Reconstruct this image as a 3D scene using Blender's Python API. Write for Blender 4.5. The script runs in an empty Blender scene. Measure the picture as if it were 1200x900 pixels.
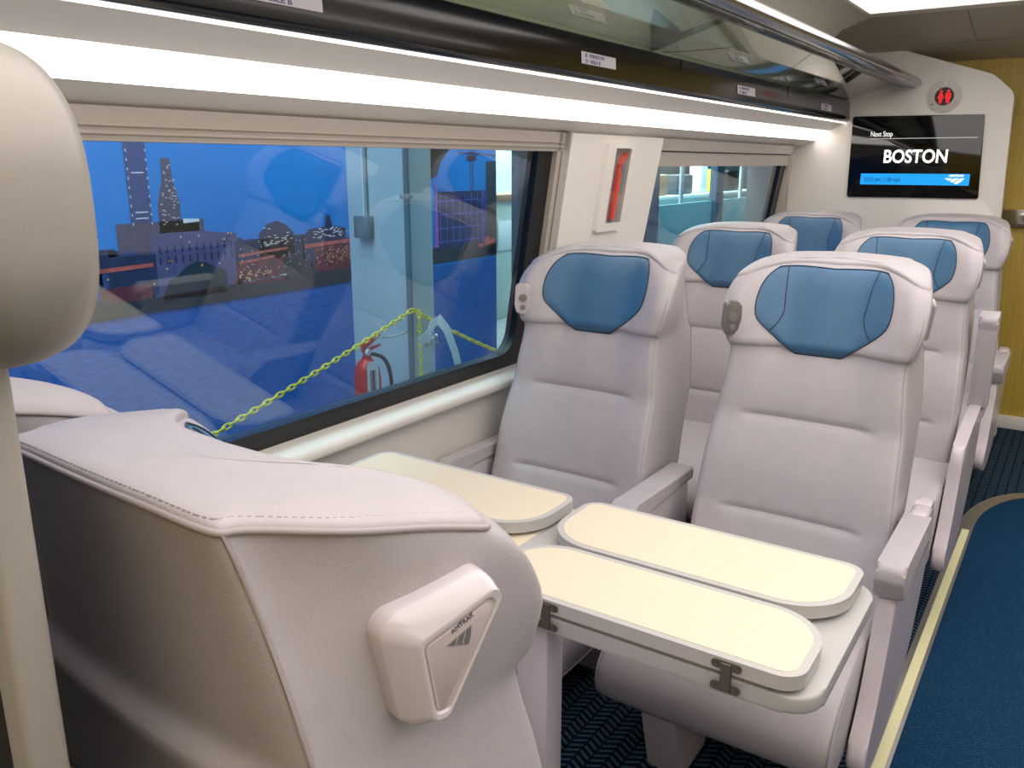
import bpy, bmesh, math, random
from mathutils import Vector, Matrix
random.seed(4)
S = bpy.context.scene
C = S.collection
PI = math.pi

# ------------------------------------------------------------------ materials
def lin(c):
    return tuple(((x/255)/12.92 if x/255 <= .04045 else ((x/255+.055)/1.055)**2.4) for x in c)
def mat(name, col, rough=.5, metal=0., noise=0., nscale=60., bump=0., bscale=200., spec=.5, coat=0., emit=None, estr=0., var=.0):
    m = bpy.data.materials.new(name); m.use_nodes = True
    nt = m.node_tree; b = nt.nodes['Principled BSDF']
    c = lin(col)
    b.inputs['Base Color'].default_value = (*c, 1)
    b.inputs['Roughness'].default_value = rough
    b.inputs['Metallic'].default_value = metal
    b.inputs['Specular IOR Level'].default_value = spec
    b.inputs['Coat Weight'].default_value = coat
    b.inputs['Coat Roughness'].default_value = .08
    tc = nt.nodes.new('ShaderNodeTexCoord')
    if noise:
        n = nt.nodes.new('ShaderNodeTexNoise'); n.inputs['Scale'].default_value = nscale; n.inputs['Detail'].default_value = 4
        nt.links.new(tc.outputs['Object'], n.inputs['Vector'])
        r = nt.nodes.new('ShaderNodeValToRGB')
        r.color_ramp.elements[0].position = .3; r.color_ramp.elements[1].position = .7
        r.color_ramp.elements[0].color = (*[x*(1-noise) for x in c], 1)
        r.color_ramp.elements[1].color = (*[min(1, x*(1+noise)) for x in c], 1)
        nt.links.new(n.outputs['Fac'], r.inputs['Fac']); nt.links.new(r.outputs['Color'], b.inputs['Base Color'])
    if bump:
        n2 = nt.nodes.new('ShaderNodeTexNoise'); n2.inputs['Scale'].default_value = bscale; n2.inputs['Detail'].default_value = 3
        nt.links.new(tc.outputs['Object'], n2.inputs['Vector'])
        bp = nt.nodes.new('ShaderNodeBump'); bp.inputs['Strength'].default_value = bump; bp.inputs['Distance'].default_value = .002
        nt.links.new(n2.outputs['Fac'], bp.inputs['Height']); nt.links.new(bp.outputs['Normal'], b.inputs['Normal'])
    if emit:
        b.inputs['Emission Color'].default_value = (*lin(emit), 1); b.inputs['Emission Strength'].default_value = estr
    return m
M = {}
M['leather'] = mat('grey_leather', (180,173,176), .42, bump=.25, bscale=450, noise=.03, nscale=25, spec=.45)
M['leather_seam'] = mat('leather_piping', (166,156,157), .45)
M['thread'] = mat('stitch_thread', (205,196,194), .6)
M['blue_leather'] = mat('blue_leather', (58,102,138), .4, bump=.25, bscale=450, noise=.05, nscale=30)
M['blue_seam'] = mat('blue_seam', (24,44,66), .5)
M['plastic'] = mat('mauve_grey_plastic', (200,190,195), .28, spec=.5, coat=.2)
M['plaque'] = mat('handle_plastic', (202,194,197), .22, coat=.5)
M['plaque_panel'] = mat('handle_panel_plastic', (196,184,186), .4)
M['silver'] = mat('silver_plastic', (150,146,143), .3, metal=.7)
M['chrome'] = mat('chrome', (205,205,205), .15, metal=1)
M['rail'] = mat('satin_steel_rail', (150,152,158), .2, metal=.95)
M['alu'] = mat('brushed_aluminium', (170,166,162), .38, metal=.8, noise=.05, nscale=200)
M['wall'] = mat('cream_wall_panel', (240,235,228), .45, noise=.01, nscale=8)
M['wall_low'] = mat('satin_wall_panel', (206,200,193), .38, noise=.015, nscale=8)
M['white'] = mat('cabinet_white', (240,236,228), .4)
M['trim'] = mat('grey_trim', (188,180,170), .42, metal=.2)
M['trim_dark'] = mat('dark_trim', (104,100,98), .5)
M['black'] = mat('black_rubber', (14,15,18), .35)
M['fascia'] = mat('black_gloss_fascia', (11,13,19), .16, coat=.3)
M['laminate'] = mat('cream_laminate', (244,229,190), .42)
M['edge'] = mat('table_edge', (188,184,180), .38, spec=.5)
M['table_grey'] = mat('table_grey', (180,177,175), .42)
M['steel'] = mat('steel_hinge', (120,112,100), .35, metal=.9)
M['pillar'] = mat('pale_blue_paint', (180,196,204), .6, noise=.03, nscale=4)
M['conduit'] = mat('conduit_grey', (95,115,125), .5)
M['yellow_plastic'] = mat('yellow_plastic', (235,215,20), .45)
M['red'] = mat('red_paint', (205,30,24), .35)
M['orange'] = mat('orange_red_plastic', (240,72,32), .4)
M['tag'] = mat('paper_tag', (215,225,230), .7)
M['tag_ink'] = mat('tag_ink', (150,40,50), .7)
M['dark_ink'] = mat('dark_ink', (40,44,60), .7)
M['label_ink'] = mat('purple_ink', (120,98,158), .7)
M['label'] = mat('paper_label', (222,214,226), .6)
M['ceil'] = mat('ceiling_panel', (214,207,196), .5)
M['ceil_dark'] = mat('beige_ceiling_panel', (176,166,150), .5)
M['screen'] = mat('screen_glass', (6,6,7), .07, spec=.6)
M['screen_text'] = mat('screen_text', (255,255,255), .5, emit=(255,255,255), estr=.8)
M['screen_grey'] = mat('screen_rule', (190,190,190), .5, emit=(200,200,200), estr=.5)
M['screen_bar'] = mat('screen_bar', (10,150,225), .5, emit=(0,150,235), estr=.75)
M['screen_dark'] = mat('screen_bar_text', (8,60,100), .5)
M['red_glow'] = mat('red_symbol', (225,20,30), .4, emit=(235,20,30), estr=.6)
M['cream_strip'] = mat('photoluminescent_strip', (228,224,178), .5, noise=.03, nscale=40)
M['partition'] = mat('partition_metallic_grey', (160,154,146), .42, metal=.15, noise=.02, nscale=500)
M['hallfloor'] = mat('hall_floor', (150,162,168), .35, noise=.08, nscale=3)
M['hallwall'] = mat('hall_wall', (176,196,190), .7)
M['teal'] = mat('teal_panel', (140,196,208), .5)
M['curtain'] = mat('blue_grey_curtain', (70,96,122), .7)
M['navy'] = mat('navy_panel', (36,62,132), .6)
M['wood_trim'] = mat('brown_trim', (150,115,80), .6)
M['grey_box'] = mat('grey_box', (70,74,80), .5)
M['yellow_item'] = mat('yellow_box', (226,214,40), .5)

def emis(name, col, s):
    m = bpy.data.materials.new(name); m.use_nodes = True
    nt = m.node_tree; nt.nodes.clear()
    e = nt.nodes.new('ShaderNodeEmission'); e.inputs[0].default_value = (*lin(col), 1); e.inputs[1].default_value = s
    o = nt.nodes.new('ShaderNodeOutputMaterial'); nt.links.new(e.outputs[0], o.inputs[0]); return m
M['cove'] = emis('cove_lamp', (255,246,238), 5.)
M['cove_far'] = emis('cove_lamp_far', (255,246,238), 3.2)
M['line'] = emis('line_lamp', (255,240,228), 4.)
M['panel_lamp'] = emis('ceiling_lamp', (255,248,243), 2.6)
M['hall_lamp'] = emis('hall_lamp', (235,245,255), 9.)

def glassm(name, tint, ior=1.5, boost=1., rough=0., f0=.04):
    m = bpy.data.materials.new(name); m.use_nodes = True
    nt = m.node_tree; nt.nodes.clear()
    t = nt.nodes.new('ShaderNodeBsdfTransparent'); t.inputs[0].default_value = (*tint, 1)
    g = nt.nodes.new('ShaderNodeBsdfGlossy'); g.inputs['Roughness'].default_value = rough
    # Schlick reflectance, the same from both sides of the pane
    f = nt.nodes.new('ShaderNodeLayerWeight'); f.inputs[0].default_value = .5
    pw = nt.nodes.new('ShaderNodeMath'); pw.operation = 'POWER'; pw.inputs[1].default_value = 5
    ml = nt.nodes.new('ShaderNodeMath'); ml.operation = 'MULTIPLY_ADD'; ml.inputs[1].default_value = 1-f0; ml.inputs[2].default_value = f0
    nt.links.new(f.outputs['Facing'], pw.inputs[0]); nt.links.new(pw.outputs[0], ml.inputs[0])
    mm = nt.nodes.new('ShaderNodeMath'); mm.operation = 'MULTIPLY'; mm.use_clamp = True; mm.inputs[1].default_value = boost
    x = nt.nodes.new('ShaderNodeMixShader'); o = nt.nodes.new('ShaderNodeOutputMaterial')
    nt.links.new(ml.outputs[0], mm.inputs[0]); nt.links.new(mm.outputs[0], x.inputs[0])
    nt.links.new(t.outputs[0], x.inputs[1]); nt.links.new(g.outputs[0], x.inputs[2]); nt.links.new(x.outputs[0], o.inputs[0])
    return m
M['glass'] = glassm('window_glass', (.68,.84,.88), 1.5, 1., 0., .10)
M['shelf_glass'] = glassm('shelf_glass', (.70,.76,.66), 1.5, 1.6, .02)
M['clear'] = glassm('clear_cover', (.93,.93,.93), 1.45, 1.2)

def herringbone(name, base, light, scale):
    """chevron strokes along x/y from plain maths nodes"""
    m = bpy.data.materials.new(name); m.use_nodes = True
    nt = m.node_tree; b = nt.nodes['Principled BSDF']; b.inputs['Roughness'].default_value = .95
    b.inputs['Specular IOR Level'].default_value = .1
    N = nt.nodes.new; L = nt.links.new
    tc = N('ShaderNodeTexCoord'); sp = N('ShaderNodeSeparateXYZ'); L(tc.outputs['Object'], sp.inputs[0])
    def ma(op, a, bb=None, c=None):
        n = N('ShaderNodeMath'); n.operation = op
        for i, v in enumerate((a, bb, c)):
            if v is None: continue
            if isinstance(v, (int, float)): n.inputs[i].default_value = v
            else: L(v, n.inputs[i])
        return n.outputs[0]
    xs = ma('MULTIPLY', sp.outputs['X'], scale); ys = ma('MULTIPLY', sp.outputs['Y'], scale)
    tri = ma('PINGPONG', xs, 1.0)                       # 0..1..0
    w = ma('FRACT', ma('ADD', ma('MULTIPLY', ys, 1.7), ma('MULTIPLY', tri, 1.0)))
    stroke = ma('GREATER_THAN', w, .55)
    gap = ma('GREATER_THAN', ma('PINGPONG', ma('ADD', xs, 0.), .5), .07)
    gap2 = ma('MULTIPLY', stroke, gap)
    nz = N('ShaderNodeTexNoise'); nz.inputs['Scale'].default_value = 120; L(tc.outputs['Object'], nz.inputs['Vector'])
    f = ma('MULTIPLY', gap2, ma('ADD', ma('MULTIPLY', nz.outputs['Fac'], .8), .3))
    mx = N('ShaderNodeMix'); mx.data_type = 'RGBA'; L(f, mx.inputs['Factor'])
    mx.inputs['A'].default_value = (*lin(base), 1); mx.inputs['B'].default_value = (*lin(light), 1)
    L(mx.outputs['Result'], b.inputs['Base Color'])
    return m
M['herring'] = herringbone('herringbone_carpet', (10,22,38), (74,104,126), 26)

def dotted(name, base, light, scale):
    m = bpy.data.materials.new(name); m.use_nodes = True
    nt = m.node_tree; b = nt.nodes['Principled BSDF']; b.inputs['Roughness'].default_value = .95
    b.inputs['Specular IOR Level'].default_value = .1
    N = nt.nodes.new; L = nt.links.new
    tc = N('ShaderNodeTexCoord')
    v = N('ShaderNodeTexVoronoi'); v.inputs['Scale'].default_value = scale; v.inputs['Randomness'].default_value = .15
    mp = N('ShaderNodeMapping'); mp.inputs['Rotation'].default_value = (0, 0, .785)
    L(tc.outputs['Object'], mp.inputs[0]); L(mp.outputs[0], v.inputs['Vector'])
    r = N('ShaderNodeValToRGB'); r.color_ramp.elements[0].position = .16; r.color_ramp.elements[1].position = .38
    r.color_ramp.elements[0].color = (*lin(light), 1); r.color_ramp.elements[1].color = (*lin(base), 1)
    L(v.outputs['Distance'], r.inputs['Fac'])
    n = N('ShaderNodeTexNoise'); n.inputs['Scale'].default_value = 3; L(tc.outputs['Object'], n.inputs['Vector'])
    mx = N('ShaderNodeMix'); mx.data_type = 'RGBA'; mx.blend_type = 'MULTIPLY'; mx.inputs['Factor'].default_value = .5
    L(r.outputs['Color'], mx.inputs['A']); L(n.outputs['Color'], mx.inputs['B'])
    hs = N('ShaderNodeHueSaturation'); hs.inputs['Value'].default_value = 1.25; L(mx.outputs['Result'], hs.inputs['Color'])
    L(r.outputs['Color'], b.inputs['Base Color'])
    bp = N('ShaderNodeBump'); bp.inputs['Strength'].default_value = .3; bp.inputs['Distance'].default_value = .002
    L(v.outputs['Distance'], bp.inputs['Height']); L(bp.outputs['Normal'], b.inputs['Normal'])
    return m
M['runner'] = dotted('blue_dotted_carpet', (18,54,84), (62,104,130), 95)

def woodm():
    m = bpy.data.materials.new('yellow_woodgrain'); m.use_nodes = True
    nt = m.node_tree; b = nt.nodes['Principled BSDF']; b.inputs['Roughness'].default_value = .45
    N = nt.nodes.new; L = nt.links.new
    tc = N('ShaderNodeTexCoord'); mp = N('ShaderNodeMapping'); mp.inputs['Scale'].default_value = (60, 60, 1.2)
    L(tc.outputs['Object'], mp.inputs[0])
    n = N('ShaderNodeTexNoise'); n.inputs['Scale'].default_value = 3; n.inputs['Detail'].default_value = 5; L(mp.outputs[0], n.inputs['Vector'])
    r = N('ShaderNodeValToRGB'); r.color_ramp.elements[0].position = .3; r.color_ramp.elements[1].position = .7
    r.color_ramp.elements[0].color = (*lin((176,148,58)), 1); r.color_ramp.elements[1].color = (*lin((202,176,84)), 1)
    L(n.outputs['Fac'], r.inputs['Fac']); L(r.outputs['Color'], b.inputs['Base Color']); return m
M['wood'] = woodm()

def laminate():
    m = M['laminate']; nt = m.node_tree; b = nt.nodes['Principled BSDF']; N = nt.nodes.new; L = nt.links.new
    tc = N('ShaderNodeTexCoord'); ck = N('ShaderNodeTexVoronoi'); ck.inputs['Scale'].default_value = 170; ck.inputs['Randomness'].default_value = 0
    L(tc.outputs['Object'], ck.inputs['Vector'])
    r = N('ShaderNodeValToRGB'); r.color_ramp.elements[0].position = .3; r.color_ramp.elements[1].position = .55
    r.color_ramp.elements[0].color = (*lin((230,218,196)), 1); r.color_ramp.elements[1].color = (*lin((221,205,176)), 1)
    L(ck.outputs['Distance'], r.inputs['Fac']); L(r.outputs['Color'], b.inputs['Base Color'])
laminate()

def water_print():
    m = mat('mural_water', (14,62,150), .6)
    nt = m.node_tree; b = nt.nodes['Principled BSDF']; N = nt.nodes.new; L = nt.links.new
    tc = N('ShaderNodeTexCoord'); mp = N('ShaderNodeMapping'); mp.inputs['Scale'].default_value = (1, 2.5, 22)
    n = N('ShaderNodeTexNoise'); n.inputs['Scale'].default_value = 5; n.inputs['Detail'].default_value = 6
    L(tc.outputs['Object'], mp.inputs[0]); L(mp.outputs[0], n.inputs['Vector'])
    r = N('ShaderNodeValToRGB'); r.color_ramp.elements[0].position = .3; r.color_ramp.elements[1].position = .72
    r.color_ramp.elements[0].color = (*lin((0,70,152)), 1); r.color_ramp.elements[1].color = (*lin((0,114,206)), 1)
    L(n.outputs['Fac'], r.inputs['Fac']); L(r.outputs['Color'], b.inputs['Base Color']); return m
M['m_water'] = water_print()
M['m_sky'] = mat('mural_sky', (0,128,214), .6, noise=.12, nscale=.8)
M['m_tower'] = mat('mural_tower', (66,72,128), .6, noise=.2, nscale=30)
M['m_tower2'] = mat('mural_tower_brown', (96,76,100), .6, noise=.3, nscale=60)
M['m_dark'] = mat('mural_dark', (40,44,84), .6, noise=.4, nscale=14)
M['m_grey'] = mat('mural_grey_building', (92,82,128), .6, noise=.2, nscale=10)
M['m_tree'] = mat('mural_tree', (40,46,58), .6, noise=.3, nscale=30)
M['m_red'] = mat('mural_red', (206,92,84), .6, noise=.3, nscale=20)
M['m_redglow'] = mat('mural_brick', (112,38,52), .6, noise=.5, nscale=25)
M['m_lights'] = mat('mural_lights', (240,226,232), .6)
M['m_warm'] = mat('mural_warm_lights', (250,170,130), .6)
M['m_violet'] = mat('mural_violet', (96,84,196), .6, noise=.2, nscale=30)
M['m_pink'] = mat('mural_pink', (170,92,190), .6, noise=.3, nscale=60)
M['m_cliff'] = mat('mural_dark_tower', (50,44,52), .6, noise=.2, nscale=12)

# ------------------------------------------------------------------ helpers
def finish(me, smooth=True, ang=35):
    if not smooth: return
    bm = bmesh.new(); bm.from_mesh(me)
    bmesh.ops.recalc_face_normals(bm, faces=bm.faces)
    for f in bm.faces: f.smooth = True
    for e in bm.edges:
        if len(e.link_faces) == 2 and e.calc_face_angle(0) > math.radians(ang): e.smooth = False
    bm.to_mesh(me); bm.free()
def obj(name, V, F, m, parent=None, smooth=True, ang=35, mi=None):
    me = bpy.data.meshes.new(name); me.from_pydata([tuple(v) for v in V], [], F)
    ms = m if isinstance(m, (list, tuple)) else [m]
    for x in ms: me.materials.append(M[x])
    if mi: me.polygons.foreach_set('material_index', mi)
    me.update(); finish(me, smooth, ang)
    o = bpy.data.objects.new(name, me); C.objects.link(o)
    if parent: o.parent = parent
    return o
def bobj(name, bm, m, parent=None, ang=35):
    me = bpy.data.meshes.new(name); bm.to_mesh(me); bm.free()
    for x in (m if isinstance(m, (list, tuple)) else [m]): me.materials.append(M[x])
    finish(me, True, ang)
    o = bpy.data.objects.new(name, me); C.objects.link(o)
    if parent: o.parent = parent
    return o
def thing(name, label, cat, loc=(0,0,0), rz=0, group=None):
    o = bpy.data.objects.new(name, None); C.objects.link(o); o.location = loc; o.rotation_euler = (0,0,rz)
    o.empty_display_size = .1
    o['label'] = label; o['category'] = cat
    if group: o['group'] = group
    return o
def tag(o, label, cat, group=None, kind=None):
    o['label'] = label; o['category'] = cat
    if group: o['group'] = group
    if kind: o['kind'] = kind
    return o
def struct(o, label=None):
    o['kind'] = 'structure'
    if label: o['label'] = label
    return o
def addbox(bm, x0, x1, y0, y1, z0, z1, bev=0, seg=2):
    r = bmesh.ops.create_cube(bm, size=1, matrix=Matrix.Translation(((x0+x1)/2,(y0+y1)/2,(z0+z1)/2)) @ Matrix.Diagonal((abs(x1-x0),abs(y1-y0),abs(z1-z0),1)))
    if bev:
        es = list({e for v in r['verts'] for e in v.link_edges})
        bmesh.ops.bevel(bm, geom=es, offset=bev, segments=seg, affect='EDGES', profile=.5)
def box(name, x0, x1, y0, y1, z0, z1, m, parent=None, bev=.003, seg=2):
    bm = bmesh.new(); addbox(bm, x0, x1, y0, y1, z0, z1, bev, seg); return bobj(name, bm, m, parent)
def addcyl(bm, p, axis, r, h, n=24, r2=None):
    q = Vector((0,0,1)).rotation_difference(Vector(axis)).to_matrix().to_4x4()
    bmesh.ops.create_cone(bm, cap_ends=True, segments=n, radius1=r, radius2=r if r2 is None else r2, depth=h,
                          matrix=Matrix.Translation(Vector(p)) @ q)
def cyl(name, p, axis, r, h, m, parent=None, n=24, r2=None):
    bm = bmesh.new(); addcyl(bm, p, axis, r, h, n, r2); return bobj(name, bm, m, parent)
def tube_data(pts, r, n=8, closed=False, rs=None):
    pts = [Vector(p) for p in pts]; V = []; F = []
    N = len(pts); up = None
    for i, p in enumerate(pts):
        a = pts[(i-1) % N] if (closed or i) else p; b = pts[(i+1) % N] if (closed or i < N-1) else p
        t = (b-a).normalized()
        if up is None:
            up = Vector((0,0,1)) if abs(t.z) < .9 else Vector((1,0,0))
        s = t.cross(up)
        if s.length < 1e-5: s = t.orthogonal()
        s.normalize(); up = s.cross(t).normalized()
        rr = rs[i] if rs else r
        for k in range(n):
            an = 2*PI*k/n; V.append(p + s*math.cos(an)*rr + up*math.sin(an)*rr)
    for i in range(N if closed else N-1):
        j = (i+1) % N
        for k in range(n):
            F.append((i*n+k, i*n+(k+1) % n, j*n+(k+1) % n, j*n+k))
    if not closed:
        F.append(tuple(reversed(range(n)))); F.append(tuple(range((N-1)*n, N*n)))
    return V, F
def tube(name, pts, r, m, parent=None, n=8, closed=False):
    V, F = tube_data(pts, r, n, closed); return obj(name, V, F, m, parent, ang=60)
def catmull(P, n, closed=False):
    out = []; N = len(P); rng = N if closed else N-1
    for i in range(rng):
        if closed: p0, p1, p2, p3 = (P[(i+k-1) % N] for k in range(4))
        else: p0, p1, p2, p3 = P[max(0,i-1)], P[i], P[i+1], P[min(N-1,i+2)]
        for k in range(n):
            t = k/n
            out.append(tuple(.5*(2*b + (c-a)*t + (2*a-5*b+4*c-d)*t*t + (3*b-a-3*c+d)*t**3) for a, b, c, d in zip(p0, p1, p2, p3)))
    if not closed: out.append(tuple(P[-1]))
    return out
def lerp_tab(T, x):
    if x <= T[0][0]: return T[0][1]
    for (a, va), (b, vb) in zip(T, T[1:]):
        if x <= b:
            t = (x-a)/(b-a); return va + (vb-va)*t
    return T[-1][1]
def smooth_tab(T, x):
    if x <= T[0][0]: return T[0][1]
    for i in range(len(T)-1):
        if x <= T[i+1][0]:
            a, va = T[i]; b, vb = T[i+1]; t = (x-a)/(b-a); 
            pm = T[max(0,i-1)]; pn = T[min(len(T)-1,i+2)]
            m0 = (vb-pm[1])/(b-pm[0])*(b-a); m1 = (pn[1]-va)/(pn[0]-a)*(b-a)
            return (2*t**3-3*t*t+1)*va+(t**3-2*t*t+t)*m0+(-2*t**3+3*t*t)*vb+(t**3-t*t)*m1
    return T[-1][1]
def sstep(a, b, x):
    t = max(0, min(1, (x-a)/(b-a))); return t*t*(3-2*t)
def round_poly(P, r, n=6):
    """2-D polygon with rounded corners; r scalar or per-vertex list"""
    out = []; N = len(P)
    for i in range(N):
        p = Vector(P[i]); a = Vector(P[i-1]); b = Vector(P[(i+1) % N]); rr = r[i] if isinstance(r, (list, tuple)) else r
        if rr <= 0: out.append(p); continue
        da = (a-p).normalized(); db = (b-p).normalized()
        ang = da.angle(db); d = min(rr/math.tan(ang/2), (a-p).length*.49, (b-p).length*.49)
        s = p+da*d; e = p+db*d; rt = d*math.tan(ang/2); bi = (da+db).normalized(); cc = p+bi*(rt/math.sin(ang/2))
        v0 = s-cc; v1 = e-cc; th = v0.angle(v1) if v0.length > 1e-9 and v1.length > 1e-9 else 0
        for k in range(n+1):
            t = k/n
            out.append(cc + (v0*math.sin((1-t)*th)+v1*math.sin(t*th))/math.sin(th) if th > 1e-3 else s.lerp(e, t))
    return out
def prism(name, poly, axis, a0, a1, m, parent=None, bev=.0, seg=3, ang=35, bm=None):
    """extrude a 2-D polygon along axis (x: poly is y,z / y: x,z / z: x,y) with bevelled rims"""
    def to3(p, a):
        return {'x': (a, p[0], p[1]), 'y': (p[0], a, p[1]), 'z': (p[0], p[1], a)}[axis]
    own = bm is None
    if own: bm = bmesh.new()
    v0 = [bm.verts.new(to3(p, a0)) for p in poly]; v1 = [bm.verts.new(to3(p, a1)) for p in poly]
    N = len(poly)
    f0 = bm.faces.new(v0); f1 = bm.faces.new(list(reversed(v1)))
    for i in range(N): bm.faces.new((v0[i], v0[(i+1) % N], v1[(i+1) % N], v1[i]))
    if bev:
        es = list({e for e in list(f0.edges)+list(f1.edges)})
        bmesh.ops.bevel(bm, geom=es, offset=bev, segments=seg, affect='EDGES', profile=.5)
    if own: return bobj(name, bm, m, parent, ang)
def text(name, s, size, loc, rot, m, parent, bold=0., align='LEFT', shear=0., sx=1.):
    cu = bpy.data.curves.new(name, 'FONT'); cu.body = s; cu.size = size; cu.align_x = align; cu.offset = bold; cu.extrude = .0006; cu.shear = shear
    cu.materials.append(M[m]); o = bpy.data.objects.new(name, cu); C.objects.link(o); o.parent = parent
    bpy.context.view_layer.update()
    dg = bpy.context.evaluated_depsgraph_get(); me = bpy.data.meshes.new_from_object(o.evaluated_get(dg)); me.name = name
    C.objects.unlink(o); bpy.data.objects.remove(o); o = bpy.data.objects.new(name, me); C.objects.link(o); o.parent = parent
    o.location = loc; o.rotation_euler = rot; o.scale = (sx, 1, 1); return o

# ------------------------------------------------------------------ camera
cam_d = bpy.data.cameras.new('camera'); cam = bpy.data.objects.new('camera', cam_d); C.objects.link(cam)
cam.location = (0, 0, 1.5); cam.rotation_euler = (math.radians(90-14.6), 0, math.radians(34))
cam_d.sensor_width = 36; cam_d.lens = 990/1200*36; cam_d.clip_start = .02
S.camera = cam

# ------------------------------------------------------------------ seats
HW = [(.40,.245),(.47,.258),(.6,.262),(.8,.252),(.92,.240),(1.0,.235),(1.05,.250),(1.12,.262),(1.30,.262)]
RW = [(.40,.235),(.6,.24),(.9,.235),(1.08,.212),(1.2,.188),(1.27,.176)]
TT = [(.40,.24),(.5,.285),(.6,.30),(.86,.275),(1.05,.225),(1.18,.19),(1.27,.17)]
PP = [(.40,.012),(.8,.016),(.95,.026),(1.03,.045),(1.12,.070),(1.3,.074)]
def yc(z):
    y = -.385*(z-.47)
    y += .020*sstep(.998, 1.026, z) + .012*math.sin(PI*max(0, min(1, (z-.60)/.22)))*(.60 < z < .82) + .010*math.sin(PI*max(0, min(1, (z-.84)/.18)))*(.84 < z < 1.02)
    return y
def groove(x, z):
    d = 0
    for zc, w in ((.585,.175),(.83,.165)):
        d += .009*math.exp(-((z-zc)/.008)**2)*sstep(w+.025, w-.025, abs(x))
    d += .007*math.exp(-((z-1.012)/.006)**2)
    return d
def ztop(x, u):
    a = abs(x)/.262
    return 1.247 - .016*a*a - .010*u*(1-min(1,a))**2 - .014*u - .034*u*u*max(0, (a-.25)/.75)**2
def zmap(x, y, z):
    """bends the upper rings into the crowned, forward-sloping top; y measured in the section"""
    if z < 1.02: return z
    k = ((z-1.02)/.25)**1.5
    T = smooth_tab(TT, z); u = max(0, min(1, (y+T)/(T+.055)))
    return z + (ztop(x, u)-1.27)*k
def half_loop(z):
    hw, rw, T, p = smooth_tab(HW, z), smooth_tab(RW, z), smooth_tab(TT, z), smooth_tab(PP, z)
    return [(0,0),(.40*hw,.002+.03*p),(hw-.082,.72*p),(hw-.040,p*1.03),(hw-.013,p*.98),(hw-.001,p-.022),
            (hw*.62+rw*.38+.004,-T*.36),(rw+.004,-T+.03),(rw-.012,-T+.004),(rw*.55,-T-.004),(0,-T-.008)]
def section(z, n=5):
    h = half_loop(z); P = h + [(-x, y) for x, y in reversed(h[1:-1])]
    L = catmull(P, n, True)
    if z > 1.18:
        T = smooth_tab(TT, z); t = min(1, (z-1.18)/.0915); q = 1-math.sqrt(1-t*t)
        L = [(x*(1-.05*q*max(0, min(1, (y+T)/T))), y-(.040-.018*(x/.26)**2)*q*max(0, min(1, (y+T)/T))) for x, y in L]
    return L
def front_y(x, z):
    h = section(z, 5); n = 5*4+1; pts = h[:n]
    ax = abs(x)
    for (x0, y0), (x1, y1) in zip(pts, pts[1:]):
        if x1 >= ax: return yc(z) + y0 + (y1-y0)*(ax-x0)/max(1e-6, x1-x0)
    return yc(z) + pts[-1][1]
def fz(x, z): return zmap(x, front_y(x, z)-yc(z), z)
def side_pt(y_rel, z):
    """point on the outer side (x positive) whose local y is y_rel above section origin"""
    pts = section(z, 5)[5*4:5*7]
    for (x0, y0), (x1, y1) in zip(pts, pts[1:]):
        if y0 >= y_rel >= y1: return x0 + (x1-x0)*(y0-y_rel)/max(1e-6, y0-y1)
    return pts[0][0]
ZR = sorted(set([.40,.43,.47,.51,.55,.565,.575,.58,.585,.59,.595,.605,.63,.67,.71,.75,.79,.81,.82,.825,.83,.835,.84,.85,.88,.92,.96,.985,1.0,1.006,1.012,1.018,1.026,1.04,1.07,1.10,1.13,1.16,1.18,1.20,1.215,1.23,1.24,1.25,1.258,1.264,1.268,1.27]))
def ring(z):
    out = []
    for x, y in section(z):
        zz = zmap(x, y, z)
        front = y > -.5*smooth_tab(TT, z)
        yy = yc(z)+y
        if front and abs(x) < .25: yy -= groove(x, z)
        out.append(Vector((x, yy, zz)))
    return out
def seat_back_mesh():
    V = []; F = []
    rings = [ring(z) for z in ZR]
    n = len(rings[0])
    top = rings[-1]; c = Vector((0, yc(1.27)-.105, 0))
    # rounded rim then gently domed cap
    for s, dz in ((.996,.003),(.984,.0055),(.965,.0072),(.93,.0085),(.87,.010),(.7,.012),(.45,.013),(.2,.0135),(.04,.0135)):
        r = []
        for v in top:
            x = v.x*(.5+.5*s); mid = c.y+.075*min(1, abs(v.x)/.25)**2; w = Vector((x, mid+(v.y-mid)*s, 0)); w.z = zmap(w.x, w.y-yc(1.27), 1.27)+dz
            r.append(w)
        rings.append(r)
    for r in rings: V += r
    for i in range(len(rings)-1):
        for k in range(n): F.append((i*n+k, i*n+(k+1) % n, (i+1)*n+(k+1) % n, (i+1)*n+k))
    V.append(sum(rings[-1], Vector())/n); 
    for k in range(n): F.append((len(V)-1, (len(rings)-1)*n+k, (len(rings)-1)*n+(k+1) % n))
    F.append(tuple(range(n)))
    return V, F
SB = seat_back_mesh()
def pad_outline(z):   # half width of the blue head pad
    return smooth_tab([(1.0,.060),(1.02,.088),(1.06,.134),(1.095,.163),(1.13,.173),(1.18,.174),(1.225,.167),(1.25,.156),(1.266,.140)], z)
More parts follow.
